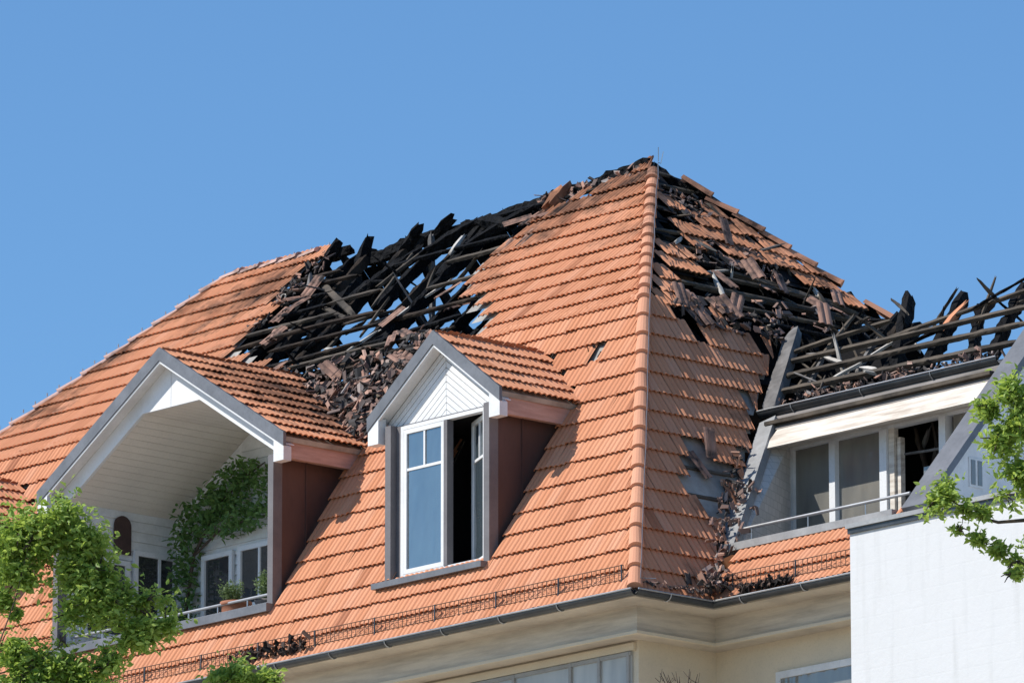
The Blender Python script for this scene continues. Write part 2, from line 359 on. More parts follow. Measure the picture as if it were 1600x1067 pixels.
KEEP_SU = [[(5.5, 9.0), (5.6, 8.45), (5.55, 8.1), (4.95, 8.2)], [(5.0, 7.8), (5.5, 7.84), (5.42, 7.35), (4.85, 7.2)], [(4.0, 6.95), (4.75, 7.1), (4.75, 6.6), (3.75, 6.4)],
           [(6.0, 8.7), (6.41, 8.4), (7.7, 7.3), (7.0, 6.95), (5.67, 7.1), (5.3, 7.6)], [(3.6, 6.5), (3.95, 6.2), (3.6, 5.5), (2.9, 5.36)], [(7.0, 7.3), (7.9, 6.5), (7.6, 6.35), (6.9, 7.0)]]
def ks(u, v, q):
    if inpoly(u + random.uniform(-.06, .06), v + random.uniform(-.06, .06), SM): return False
    top = 5.3 + (.25 * math.sin(u * 5) - .15 if u > 3.3 else .2)
    if v > top: return False
    if u > val_y(v) - .16 and random.random() < .25: return False
    return True
lay_tiles(SLo, side_o, ks, side, dk['s'], 0, 5.4, 15, ex1, .4, lambda u, v, q: v < 4.75)
def ksu(u, v, q):
    s = L1 + v
    return any(inpoly(u + random.uniform(-.05, .05), s + random.uniform(-.05, .05), P) for P in KEEP_SU)
lay_tiles(SUp, sideu_o, ksu, sideU, dk['su'], 2.7, 8.1, 12, ex2, 3.0, lambda u, v, q: any(inpoly(u, L1 + v, P) for P in KEEP_SU) or u < a + v * .7071 + .25)
lay_tiles(WG, wing_o, lambda u, v, q: True, wing, dk['w'], -.2, 2.6, 3, 1.16 / 3, 1)
place_singles(singles, 296)
for mb, so_, dkk in ((front, front_o, 'f'), (frontU, frontu_o, 'fu'), (side, side_o, 's'), (sideU, sideu_o, 'su'), (wing, wing_o, 'w')):
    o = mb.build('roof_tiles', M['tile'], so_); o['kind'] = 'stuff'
    u_ = mk('roof_underlay', dk[dkk].v, dk[dkk].f, M['board_char'] if dkk == 'su' else M['underlay'], so_); u_['kind'] = 'stuff'

# ridge and hip caps, one piece each
def cap_mesh(ln, r0, r1, n=8):
    vs, fs = [], []
    for (y, r, dz) in ((0, r0 * 1.04, .022), (.045, r0 * .98, .016), (ln, r1 * .98, -.012)):
        for k in range(n + 1):
            t = math.pi * (k / n) ; vs.append((r * math.cos(t), y, r * .85 * math.sin(t) + dz - .02))
    m_ = n + 1
    for j in range(2):
        for k in range(n): fs.append((j * m_ + k, j * m_ + k + 1, (j + 1) * m_ + k + 1, (j + 1) * m_ + k))
    fs.append(tuple(range(n + 1))[::-1])
    return vs, fs
def caps(p0, p1, up, step, r0, parent, matr, name='ridge_tile', skip=lambda t: False, jit=1.0):
    p0, p1 = V3(p0), V3(p1); d = (p1 - p0); L = d.length; d.normalize(); n = max(1, int(round(L / step))); st = L / n
    sd = d.cross(V3(up)).normalized(); nn = sd.cross(d)
    vs, fs = cap_mesh(st + .05, r0, r0 * .8); me = mesh_data(name, vs, fs, matr, False)
    for i in range(n):
        if skip((i + .5) / n): continue
        o = bpy.data.objects.new(name, me); COL.objects.link(o); adopt(o, parent)
        o.matrix_basis = Matrix.Translation(p0 + d * (i * st)) @ Matrix(((sd.x, d.x, nn.x), (sd.y, d.y, nn.y), (sd.z, d.z, nn.z))).to_4x4() @ Matrix.Rotation(random.gauss(0, .012) * jit, 4, 'Z') @ Matrix.Rotation(random.gauss(0, .012) * jit, 4, 'X')
hipup = V3((1, -1, .9))
caps((.03, -.03, .0), (-a, a, h1 + .03), (1, -1, .8), .40, .104, bld, M['cap'], 'hip_tile')
caps((-a, a, h1 + .03), (-A + .25, A - .25, H - .2), (1, -1, 1), .36, .10, bld, M['cap'], 'hip_tile')
caps((-A + 2.35, A + 2.35, H - 2.33), (-A + .3, A + .3, H - .27), (1, 1, 1), .43, .115, bld, M['cap'], 'hip_tile', lambda t: .12 < t < .24, 3)
caps((-20.84, 0, .02), (-20.84 + a, a, h1 + .02), (-1, -1, .8), .42, .09, bld, M['pinkcap'], 'hip_tile')
caps((-20.84 + a, a, h1 + .02), (XL, A, H + .02), (-1, -1, 1), .42, .085, bld, M['pinkcap'], 'hip_tile')
caps((-12.95, A, H + .02), (XL, A, H + .02), (0, 0, 1), .40, .09, bld, M['pinkcap'], 'ridge_tile')
# metal hooks along the pale caps
hk = MB()
for i in range(24):
    t = i / 24; p = V3((-20.84 + a, a, h1 + .12)).lerp(V3((XL, A, H + .07)), t); hk.beam(p, p + V3((0, 0, .05)), .014, .014)
for i in range(7): hk.beam((XL + i * .4, A, H + .08), (XL + i * .4, A, H + .12), .014, .014)
hk.build('cap_hooks', M['steel'], bld)['kind'] = 'stuff'

# rear and left slopes (closed, seen from behind only), gable-side and rear walls, attic floor
rear = MB()
GAPS = [(-12.76, 6.72, .45, .3), (-11.88, 6.77, .45, .28), (-10.66, 6.37, .28, .36), (-11.0, 6.74, .3, .3), (-12.15, 6.72, .3, .22), (-11.2, 6.29, .18, .2), (-11.66, 6.39, .15, .25), (-12.3, 7.05, .3, .16), (-6.0, 6.05, .12, .14)]
yb = A
for j in range(22):
    y0 = A + .10 + j * .2; y1 = y0 + .185
    x = -18.0
    while x < -3.2:
        wd = random.choice((.3, .45, .6)); x1 = min(x + wd, -3.2); xm, ym = (x + x1) / 2, (y0 + y1) / 2
        lim = -A + (ym - A) ; xx1 = min(x1, lim)
        if x < XL - (ym - A) + .1: x = x1; continue
        gap = any(abs(xm - gx) < rx_ + wd * .35 and abs(ym - gy) < ry_ for gx, gy, rx_, ry_ in GAPS)
        burnt = -12.9 < xm < -6.6
        if burnt and (j == 0 and random.random() < .85 or j == 1 and random.random() < .4): gap = True
        if not gap and xx1 > x + .02 and y1 < 8.9:
            z0, z1 = H - (y0 - A), H - (y1 - A); dz = random.uniform(-.02, .02) if burnt else 0
            rear.add([(x, y0, z0 + dz), (xx1, y0, z0 + dz), (xx1, y1, z1 + dz), (x, y1, z1 + dz)], [(0, 1, 2, 3)])
        x = x1
rear.build('rear_boarding', M['board_char'], bld)['kind'] = 'stuff'
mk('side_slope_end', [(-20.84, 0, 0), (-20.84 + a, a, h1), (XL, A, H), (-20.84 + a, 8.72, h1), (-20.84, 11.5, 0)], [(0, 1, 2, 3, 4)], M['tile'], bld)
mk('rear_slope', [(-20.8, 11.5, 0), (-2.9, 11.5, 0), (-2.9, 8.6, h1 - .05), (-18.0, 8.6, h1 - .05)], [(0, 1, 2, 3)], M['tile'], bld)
boxo('attic_floor', M['room'], bld, -18, -2.9, 2.9, 8.6, 3.9, 4.0)
boxo('attic_partition', M['room'], bld, -13.6, -13.5, 3.6, 8.4, 4.0, 5.4)
# walls below the eave
wl = MB(); wl.box(-20.3, -.85, .85, 11.2, GZ, -.42); wl.build('wall', M['beige'], bld)
boxo('wing_wall', M['beige'], bld, -.85, 2.70, 2.23, 11.2, GZ, -.42)
fb = MB(); fb.box(-20.5, -.45, .45, .85, -.44, -.1); fb.box(-.85, -.45, .85, 2.23, -.44, -.1); fb.box(-.45, 2.70, 1.83, 2.23, -.44, -.1); fb.build('eave_fascia', M['fasciabeige'], bld)
fb = MB(); fb.box(-20.5, -.40, .40, .45, -.47, -.43); fb.box(-.45, -.40, .45, 1.78, -.47, -.43); fb.box(-.40, 2.70, 1.78, 1.83, -.47, -.43); fb.build('eave_moulding', M['beige'], bld)
fb = MB(); fb.box(-20.6, -.02, .0, .9, -.10, -.06); fb.box(-.9, -.02, .9, 1.4, -.10, -.06); fb.box(-.9, 2.70, 1.4, 2.3, -.10, -.06); fb.build('soffit', M['fasciabeige'], bld)
# glazed band under the eave
gz = MB(); gz.box(-5.2, -.95, .82, .86, -2.2, -.58); 
boxo('window_lintel', M['beige'], bld, -5.3, -.9, .80, .86, -.57, -.47)
g_o = gz.build('window', M['glassgrey'], bld); fr = MB()
for x in (-5.2, -4.3, -3.2, -2.1, -1.55, -1.0): fr.box(x - .025, x + .025, .79, .825, -2.2, -.58)
fr.box(-5.2, -.95, .795, .823, -.63, -.58); fr.build('window_frame', M['framegrey'], g_o)
w2 = MB().box(.35, 2.5, 2.2, 2.235, -2.2, -.95).build('window', M['glassdark'], bld)
MB().box(.3, 2.55, 2.18, 2.25, -.95, -.86).box(.3, .38, 2.18, 2.25, -2.2, -.95).build('window_frame', M['whiteold'], w2)

# gutters: open half-round troughs with a rolled lip, brackets each a piece
def gutter(p0, p1, out, name='gutter', r=.075, parent=bld, step=1.12, matg=None):
    p0, p1, out = V3(p0), V3(p1), V3(out); d = (p1 - p0).normalized(); vs, fs = [], []; n = 8
    prof = []
    for k in range(n + 1):
        t = math.pi * k / n; prof.append((r * math.cos(t), -r * math.sin(t)))
    prof2 = [(x * .88, z * .88 + .002) for x, z in prof][::-1]; pr = prof + prof2
    for p in (p0, p1): vs += [p + out * x + V3((0, 0, z)) for x, z in pr]
    m_ = len(pr)
    for k in range(m_): fs.append((k, (k + 1) % m_, m_ + (k + 1) % m_, m_ + k))
    g = mk(name, vs, fs, matg or M['gutter'], parent, True)
    MB().tube([p0 + out * r, p1 + out * r], .013, 6).build('gutter_lip', M['steel'], g)
    n = int((p1 - p0).length / step)
    for i in range(n):
        c = p0 + d * ((i + .5) * step); mb = MB()
        pts = [c + out * ((r + .012) * math.cos(t)) + V3((0, 0, -(r + .012) * math.sin(t))) for t in [math.pi * k / 6 for k in range(7)]]
        mb.tube(pts, .009, 4); mb.build('bracket', M['steel'], g)
    return g
gutter((-20.9, -.09, -.035), (.1, -.09, -.035), (0, -1, 0))
gutter((.09, -.09, -.035), (.09, 1.30, -.035), (1, 0, 0))
gutter((.09, 1.29, -.035), (2.68, 1.29, -.035), (0, -1, 0))
# snow guard along the eave
def snow_guard(S, u0, u1, v, hgt, name='snow_guard'):
    mb = MB(); n = int((u1 - u0) / .085)
    for h in (.05, .05 + hgt * .5, .05 + hgt): mb.tube([S.at(u0, v, 0) + V3((0, -.03, h)), S.at(u1, v, 0) + V3((0, -.03, h))], .006, 4)
    for i in range(n + 1):
        p = S.at(u0 + (u1 - u0) * i / n, v, 0) + V3((0, -.03, 0)); mb.beam(p + V3((0, 0, .04)), p + V3((0, 0, .05 + hgt)), .007, .007)
    g = mb.build(name, M['rust'], bld)
    m = int((u1 - u0) / 1.12)
    for i in range(m + 1):
        p = S.at(u0 + .02 + (u1 - u0 - .04) * i / m, v, 0) + V3((0, -.04, 0))
        MB().beam(p + V3((0, 0, -.04)), p + V3((random.uniform(-.02, .02), 0, .055 + hgt)), .014, .02).beam(p + V3((0, 0, .03)), p + V3((0, .12, .13)), .015, .02).build('guard_post', M['gutter'], g)
snow_guard(FL, -13.5, -.25, .12, .19)
snow_guard(WG, .3, 2.62, .12, .19)
# lightning conductor down the hip
wp = []
for (x, y, z) in ((-A + .2, A, H + .12), (-A + .17, A - .02, H - .05)): wp.append(V3((x, y, z)))
for i in range(22):
    t = i / 21
    p = V3((-A + .2, A - .2, H - .18)).lerp(V3((-a, a, h1)), t) if False else None
for t in [i / 9 for i in range(10)]: wp.append(V3((-A, A, H)).lerp(V3((-a, a, h1)), .05 + t * .95) + V3((.13, -.01, .07)) + V3((random.gauss(0, .008), random.gauss(0, .008), 0)))
for t in [i / 11 for i in range(1, 12)]: wp.append(V3((-a, a, h1)).lerp(V3((0, 0, 0)), t * .985) + V3((.12, -.005, .06)) + V3((random.gauss(0, .01), random.gauss(0, .01), 0)))
wp.append(V3((.2, .18, .12))); 
MB().tube(wp, .0055, 5).tube([(-A + .1, A, H), (-A + .1, A, H + .2)], .008, 4).build('lightning_conductor', M['steel'], bld)

# ------------------------------------------------------------------ charred timbers
def timber(name, p0, p1, wd, ht, matr, parent, up=(0, -1, 1), rag=.35, seg=.085, taper=True):
    p0, p1 = V3(p0), V3(p1); d = p1 - p0; L = d.length; d.normalize(); sd = d.cross(V3(up))
    if sd.length < .05: sd = d.cross(V3((1, 0, 0)))
    sd.normalize(); u = sd.cross(d); n = max(3, int(L / seg)); vs, fs = [], []
    o_ = random.uniform(0, 50); bow = random.gauss(0, .006) * L
    for i in range(n + 1):
        t = i / n; c = p0 + d * (L * t) + u * (bow * math.sin(math.pi * t))
        e = min(t, 1 - t) * L; sc = 1.0
        if taper and e < .10: sc = .72 + .28 * e / .10
        for k, (x, y) in enumerate(((-1, -1), (0, -1.05), (1, -1), (1.05, 0), (1, 1), (0, 1.05), (-1, 1), (-1.05, 0))):
            q = V3((t * L * 4 + o_, k * 1.7, o_)); r_ = 1 + rag * noise.noise(q) + rag * .7 * noise.noise(q * 3.1)
            end = d * (random.uniform(-.06, .14) * (1 if i else -1) if (i in (0, n) and taper) else 0)
            vs.append(c + (sd * (x * wd / 2) + u * (y * ht / 2)) * sc * r_ + end)
    for i in range(n):
        for k in range(8): fs.append((i * 8 + k, i * 8 + (k + 1) % 8, (i + 1) * 8 + (k + 1) % 8, (i + 1) * 8 + k))
    fs.append(tuple(range(8))[::-1]); fs.append(tuple(n * 8 + k for k in range(8)))
    return mk(name, vs, fs, matr, parent)
# front rafters inside the hole
x = -13.1
while x < -6.0:
    top = L2 - random.uniform(.12, .36) if x < -7.5 else L2 - .12
    lo = -.1 if x > -12 else .6
    if not -10.7 < x < -10.0: timber('rafter', FU.at(x + random.gauss(0, .06), lo, -.18), FU.at(x + random.gauss(0, .14), top, -.14 - random.uniform(0, .08)), random.uniform(.07, .10), random.uniform(.13, .18), M[random.choice(('char', 'char', 'charbrown'))], bld, (0, -1, 1), .35)
    if -10.2 < x < -7.2: timber('rafter', FL.at(x, 3.0 if x > -7.55 else 5.0, -.14), FL.at(x, L1 + .05, -.12), .09, .14, M['char'], bld, (0, -1, .5), .35)
    if random.random() < (.45 if x < -10.2 else .9): timber('rafter', (x, A + .03, H - .2), (x + random.gauss(0, .03), A + 2.2, H - 2.35), .07, .14, M['char'], bld, (0, 1, 1), .35)
    x += random.uniform(.62, .78)
# what is left of the ridge beam, in broken lengths
for x0, x1, dz in ((-12.9, -12.3, .02), (-12.1, -11.3, -.18), (-11.4, -10.5, -.14), (-10.5, -9.6, -.12), (-9.7, -8.8, -.10), (-8.9, -8.0, -.06), (-8.0, -7.1, -.02), (-7.0, -5.8, .02)):
    timber('ridge_beam', (x0, A + random.uniform(-.06, .06), H - .1 + dz), (x1, A, H - .1 + dz + random.gauss(0, .04)), .12, .15, M['char'], bld, (0, 0, 1), .5)
# battens across the hole
for v, x0, x1 in ((.35, -9.7, -7.0), (.7, -11.0, -7.2), (1.05, -12.6, -7.3), (1.4, -11.6, -7.3), (1.75, -12.7, -9.6), (2.1, -12.8, -10.9), (2.1, -8.8, -7.7), (2.45, -12.8, -11.3), (2.45, -11.2, -10.2), (.9, -12.3, -9.4), (.2, -10.2, -7.1), (3.15, -12.7, -11.2), (3.15, -10.3, -8.0), (2.8, -12.7, -11.6), (2.8, -8.9, -7.6), (3.5, -12.8, -11.9), (3.85, -9.2, -7.0), (3.85, -7.0, -5.8)):
    timber('batten', FU.at(x0, v, -.01), FU.at(x1, v + random.gauss(0, .03), -.01), .055, .05, random.choice((M['charbrown'], M['wood'], M['char'])), bld, (0, -1, 1), .25)
for v, x0, x1 in ((5.2, -9.9, -7.2), (4.85, -9.4, -7.3), (4.5, -8.8, -7.4), (4.15, -8.3, -7.5)):
    timber('batten', FL.at(x0, v, -.02), FL.at(x1, v, -.02), .055, .05, M['wood'], bld, (0, -1, .5), .25)
FS = [((-12.02, 5.04, 6.88), (-10.35, 4.17, 6.02), .09, "wood"), ((-9.66, 3.28, 5.13), (-9.26, 3.64, 5.49), .035, "pale"), ((-9.95, 4.29, 6.06), (-9.8, 5.49, 7.26), .16, "char"), ((-10.99, 4.64, 6.41), (-10.24, 5.32, 7.1), .16, "char"),
      ((-10.19, 5.1, 6.99), (-9.96, 4.23, 6.12), .04, "wood"), ((-10.24, 4.59, 6.51), (-9.93, 5.05, 6.97), .05, "wood"), ((-9.18, 4.04, 5.81), (-8.66, 4.48, 6.25), .03, "pale"), ((-12.44, 4.06, 5.83), (-11.9, 4.26, 6.04), .08, "ash"),
      ((-11.72, 3.75, 5.46), (-11.97, 4.92, 6.63), .12, "char"), ((-11.2, 3.68, 5.31), (-11.49, 5.25, 6.88), .14, "char"), ((-10.23, 3.15, 4.93), (-10.32, 3.89, 5.66), .05, "wood"), ((-9.18, 3.02, 4.87), (-8.5, 3.27, 5.11), .05, "wood"),
      ((-10.77, 3.67, 5.52), (-10.44, 4.1, 5.95), .06, "char"), ((-11.51, 4.6, 6.4), (-10.42, 4.15, 5.95), .06, "wood"), ((-9.45, 3.49, 5.12), (-9.0, 4.06, 5.69), .1, "char"), ((-7.84, 2.57, 4.35), (-7.66, 3.18, 4.95), .1, "char"),
      ((-9.07, 4.9, 6.82), (-9.14, 5.17, 7.09), .05, "pale"), ((-9.93, 5.12, 6.96), (-9.21, 5.58, 7.42), .2, "char"), ((-8.81, 5.1, 6.94), (-8.01, 5.48, 7.33), .22, "char"), ((-9.13, 4.78, 6.48), (-9.2, 5.69, 7.39), .2, "char"),
      ((-9.09, 5.47, 7.38), (-8.24, 5.2, 7.12), .2, "char"), ((-7.39, 5.29, 7.27), (-7.36, 5.55, 7.55), .18, "tile_burnt"),
      ((-9.82, 5.2, 5.86), (-9.84, 5.2, 7.28), .07, "ash"), ((-12.15, 4.9, 5.3), (-12.17, 4.9, 6.97), .07, "ash"),
      ((-12.75, 5.6, 7.3), (-12.45, 5.65, 7.66), .16, "char"), ((-11.9, 5.6, 7.2), (-11.75, 5.65, 7.58), .2, "char"), ((-11.0, 5.6, 7.2), (-10.6, 5.65, 7.58), .18, "char"), ((-10.4, 5.6, 7.3), (-9.9, 5.6, 7.56), .2, "char")]
SS = [((-3.83, 5.13, 5.68), (-3.44, 7.94, 5.28), .06, "wood"), ((-3.37, 4.33, 5.22), (-3.36, 7.24, 5.2), .06, "wood"), ((-3.74, 5.95, 5.61), (-3.52, 7.4, 5.39), .06, "wood"), ((-3.74, 4.31, 5.44), (-3.54, 5.58, 5.25), .06, "wood"),
      ((-4.87, 5.26, 6.57), (-4.83, 6.21, 6.54), .06, "wood"), ((-4.49, 4.79, 6.19), (-4.43, 5.57, 6.13), .07, "wood"), ((-3.58, 6.22, 5.36), (-3.14, 6.77, 4.91), .06, "wood"), ((-3.58, 4.82, 5.49), (-3.22, 4.66, 5.13), .05, "pale"),
      ((-3.59, 6.87, 5.51), (-3.17, 6.68, 5.08), .07, "wood"), ((-3.71, 6.9, 5.62), (-3.53, 6.85, 5.45), .05, "pale"), ((-3.18, 6.07, 4.81), (-3.67, 7.55, 5.31), .15, "char"), ((-5.37, 5.61, 6.86), (-4.67, 6.05, 6.16), .2, "char"),
      ((-4.82, 5.83, 6.24), (-3.97, 6.6, 5.39), .2, "char"), ((-6.0, 6.1, 7.45), (-5.37, 6.4, 6.95), .14, "char"), ((-3.53, 5.2, 5.1), (-3.31, 6.32, 4.87), .1, "char"), ((-5.9, 5.75, 7.62), (-5.0, 6.6, 6.85), .16, "char")]
WS = [((-2.18, 4.97, 4.2), (-.53, 5.1, 4.35), .055, "wood"), ((-2.14, 4.83, 4.04), (2.29, 4.81, 4.01), .06, "wood"), ((-1.98, 4.61, 3.78), (2.53, 4.56, 3.72), .06, "wood"), ((-1.82, 4.38, 3.51), (2.67, 4.28, 3.4), .07, "wood"),
      ((-.26, 4.82, 4.03), (2.05, 5.06, 4.31), .05, "wood"), ((-1.69, 4.61, 3.62), (-1.56, 5.45, 4.61), .05, "wood"), ((-1.59, 4.94, 4.01), (-1.44, 4.48, 3.47), .05, "ash"), ((-1.51, 4.88, 4.02), (-.81, 4.65, 3.74), .05, "pale"),
      ((-.34, 4.48, 3.6), (0, 4.4, 3.5), .05, "pale"), ((-.91, 4.44, 3.54), (-.56, 4.57, 3.69), .04, "pale"), ((-.43, 4.71, 3.82), (-.15, 4.84, 3.97), .04, "pale"), ((-.62, 4.63, 3.62), (-.69, 5.08, 4.14), .06, "ash"),
      ((.19, 4.55, 3.47), (-.5, 5.5, 4.75), .2, "char"), ((.85, 4.35, 3.25), (.54, 5.47, 4.55), .14, "char"), ((1.72, 4.37, 3.19), (1.03, 5.33, 4.32), .13, "char"), ((2.17, 4.26, 3.14), (1.74, 5.39, 4.46), .16, "char"),
      ((.85, 4.85, 4.05), (.96, 5.04, 4.28), .08, "tile_burnt"), ((-.07, 4.62, 3.48), (-.17, 5.28, 4.26), .2, "char"), ((-.92, 4.44, 3.12), (-.89, 5.64, 4.53), .16, "char"), ((-1.79, 4.58, 3.29), (-1.78, 5.79, 4.7), .16, "char")]
NM = {'wood': 'batten', 'pale': 'splinter', 'char': 'rafter', 'ash': 'strut', 'tile_burnt': 'tile_stump'}
for lst, up in ((FS, (0, -1, 1)), (SS, (1, 0, 1)), (WS, (0, -1.17, 1))):
    for p0, p1, wd, mm in lst:
        wd = min(wd, .115) if mm == 'char' else wd
        timber(NM[mm], p0, p1, wd, wd * (1.35 if mm == 'char' else 1), M[mm], bld, up, .45 if mm == 'char' else .25)
# side rafters and the charred boarding behind the hip end
for i in range(6):
    y = 3.9 + i * .7; v1 = L2 - max(0, abs(y - A)) * 1.414
    if v1 > .4: timber('rafter', SUp.at(y, -.1, -.2), SUp.at(y, v1 - .1, -.2), .12, .18, M['char'], bld, (1, 0, 1), .35)
for j in range(12):
    v = .15 + j * .35; y1 = min(A + (L2 - v) * .7071, 7.7)
    timber('batten', SUp.at(a + v * .7071 + .1, v, -.04), SUp.at(y1 - random.choice((0, 0, .6, 1.0)), v, -.04), .05, .045, random.choice((M['wood'], M['char'])), bld, (1, 0, 1), .2)
# charred partition behind the wing battens, and low wing top behind it
ws = MB(); ws.box(-3.6, -1.4, 6.1, 6.2, 2.9, 4.5); ws.build('wing_partition', M['board_char'], bld)
boxo('wing_loft_floor', M['room'], bld, -2.6, 2.7, 4.25, 7.5, 2.9, 3.0)
mk('hip_lining', [(-3.35, 2.9, 4.0), (-3.35, 8.5, 4.0), (-5.9, 8.3, 6.3), (-6.15, 5.8, 7.1), (-6.1, 5.3, 6.9)], [(0, 1, 2, 3, 4)], M['board_char'], bld)
wb = MB()
for k in range(9): wb.box(-2.5 + k * .36, -2.2 + k * .36, 5.2 + k * .0, 5.25, 3.0, 3.35 + random.uniform(0, .5))
wb.build('wing_boarding', M['board_char'], bld)['kind'] = 'stuff'

# rubble: broken tiles and burnt bits too small to pick apart
def rubble(name, spots, count, size, matr, parent, seed, flat=.5):
    random.seed(seed); mb = MB()
    for i in range(count):
        fn = random.choice(spots); c, nrm = fn()
        R = (Matrix.Rotation(random.uniform(0, 6.3), 3, 'Z') @ Matrix.Rotation(random.gauss(0, flat), 3, 'X') @ Matrix.Rotation(random.gauss(0, flat), 3, 'Y'))
        q = nrm.to_track_quat('Z', 'Y').to_matrix() @ R
        sx_, sy_, sz_ = random.uniform(.25, .9) * size, random.uniform(.5, 1.9) * size, random.uniform(.008, .018); cv = random.uniform(-.25, .25) * sx_
        pts = []
        js = [random.uniform(.55, 1) for _ in range(6)]
        for zz in (0, sz_):
            for k_, (px, py) in enumerate(((-1, -1), (0, -.9), (1, -.8), (.9, 1), (.05, .8), (-.8, .9))): pts.append(c + q @ V3((px * sx_ * js[k_] / 2, py * sy_ * js[k_] / 2, zz + (cv if px == 0 or px == .05 else 0))))
        mb.add(pts, [(0, 5, 4, 1), (1, 4, 3, 2), (6, 7, 10, 11), (7, 8, 9, 10), (0, 1, 7, 6), (1, 2, 8, 7), (2, 3, 9, 8), (3, 4, 10, 9), (4, 5, 11, 10), (5, 0, 6, 11)])
    o = mb.build(name, matr, parent); o['kind'] = 'stuff'; return o
def area(S, poly, h0, h1_):
    us = [p[0] for p in poly]; vs = [p[1] for p in poly]
    def f():
        for _ in range(60):
            u, v = random.uniform(min(us), max(us)), random.uniform(min(vs), max(vs))
            if inpoly(u, v, poly): break
        return S.at(u, v, random.uniform(h0, h1_)), S.N
    return f
def line(p0, p1, r, nrm):
    p0, p1 = V3(p0), V3(p1)
    def f(): return p0.lerp(p1, random.random()) + V3((random.gauss(0, r), random.gauss(0, r), abs(random.gauss(0, r)))), V3(nrm).normalized()
    return f
rm = mat('broken_clay_and_ash', (.3, .15, .1), .85); n = N(rm)
n.col(n.ramp(n.rnd(), [(0, (.012, .012, .013)), (.35, (.05, .043, .041)), (.55, (.15, .105, .09)), (.75, (.27, .16, .125)), (.9, (.42, .23, .16)), (1, (.32, .29, .27))]))
rm2 = mat('sooty_debris', (.05, .04, .04), .9, 0, .1); n = N(rm2)
n.col(n.ramp(n.rnd(), [(0, (.008, .008, .009)), (.5, (.03, .026, .025)), (.8, (.09, .07, .062)), (1, (.2, .13, .10))]))
RA = [(-9.6, 5.3), (-7.2, 5.3), (-7.25, 4.4), (-7.6, 3.55), (-8.1, 3.95), (-9.9, 5.0)]
rubble('rubble', [area(FL, RA, -.05, .12)], 620, .17, rm, bld, 11)
rubble('rubble', [area(FU, [(-11.6, .5), (-7.4, .5), (-7.2, -.1), (-10.4, -.1)], -.05, .10)], 150, .15, rm, bld, 12)
rubble('rubble', [area(FU, [(-12.9, 4.3), (-12.4, 4.1), (-12.4, 2.4), (-12.9, 2.2)], -.02, .06), area(FU, [(-7.9, .9), (-6.4, .2), (-6.4, .0), (-7.6, .1)], -.02, .08), area(FU, [(-8.0, 4.0), (-6, 4.3), (-5.8, 4.0), (-7.4, 3.7)], -.02, .06)], 150, .13, rm, bld, 13)
rubble('rubble', [line((.08, 1.2, .05), (-1.45, 3.2, 2.45), .07, (1, -1, 1)), line((.1, 1.3, .1), (.1, 1.3, .2), .1, (0, 0, 1)), line((-.35, 2.0, .7), (-1.0, 2.95, 1.85), .09, (1, -1, 1))], 250, .13, rm, bld, 14, .9)
rubble('rubble', [area(SLo, [(3.2, 5.6), (5.2, 5.6), (5.2, 5.0), (3.4, 5.15)], 0, .1), area(SUp, [(4.2, .6), (7.6, .9), (7.6, .1), (4.0, .1)], -.05, .05), area(SUp, [(4.9, 2.0), (6.4, 2.6), (6.4, 1.4), (4.6, 1.4)], -.05, .05), area(SUp, [(5.3, 3.5), (6.0, 3.4), (5.8, 2.6), (5.1, 2.8)], -.05, .05)], 260, .13, rm, bld, 15)
rubble('rubble', [line((-8.0, .04, .10), (-6.3, .04, .10), .07, (0, -1, 1)), line((-7.8, .04, .10), (-6.6, .04, .10), .08, (0, -1, 1)), line((.6, 1.3, .03), (1.5, 1.3, .03), .04, (0, -1, 1)), line((-11.6, -.02, .06), (-10.6, -.02, .06), .04, (0, -1, 1))], 330, .12, rm2, bld, 16, .9)
rubble('rubble', [line((-1.7, 4.25, 3.28), (2.4, 4.25, 3.28), .05, (0, -1, 1))], 190, .09, rm, bld, 17, .8)
rubble('rubble', [area(FL, [(-3.4, 4.9), (-3.1, 4.9), (-3.1, 4.5), (-3.4, 4.5)], .0, .04)], 6, .09, rm2, bld, 19, .8)
rubble('rubble', [line((.06, .15, .06), (.06, 1.25, .06), .03, (1, 0, 1))], 40, .08, rm, bld, 18, .6)
# loose sticks and scorched tiles left hanging in the holes
random.seed(33)
BT = mesh_data('tile', TV, TF, M['tile_dark'])
def hang(S, poly, k_, tilt):
    for i in range(k_):
        c, _ = area(S, poly, -.03, .05)()
        o = bpy.data.objects.new('loose_tile', BT); COL.objects.link(o); adopt(o, bld)
        o.matrix_basis = Matrix.Translation(c) @ Matrix(((S.U.x, S.V.x, S.N.x), (S.U.y, S.V.y, S.N.y), (S.U.z, S.V.z, S.N.z))).to_4x4() @ Matrix.Rotation(random.gauss(0, tilt), 4, 'Z') @ Matrix.Rotation(random.gauss(0, tilt * .5), 4, 'X') @ Matrix.Rotation(random.gauss(0, tilt * .5), 4, 'Y')
hang(FU, [(-12.8, 3.6), (-12.0, 3.6), (-11.6, 1.4), (-12.7, 1.6)], 8, .3)
hang(FU, [(-12, 1.6), (-7.6, 1.5), (-7.2, .3), (-11, .2)], 8, .5)
hang(FU, [(-8.3, 3.6), (-7.4, 3.6), (-7.2, 1.0), (-8.1, 1.2)], 6, .25)
hang(FL, [(-9.3, 5.3), (-7.3, 5.3), (-7.4, 4.2), (-8.2, 4.2)], 11, .6)
hang(SUp, [(4.2, 2.2), (6.6, 2.8), (7.3, .3), (3.6, .2)], 10, .35)
hang(SLo, [(3.0, 5.5), (5.0, 5.5), (5.0, 5.1), (3.4, 5.0)], 10, .4)
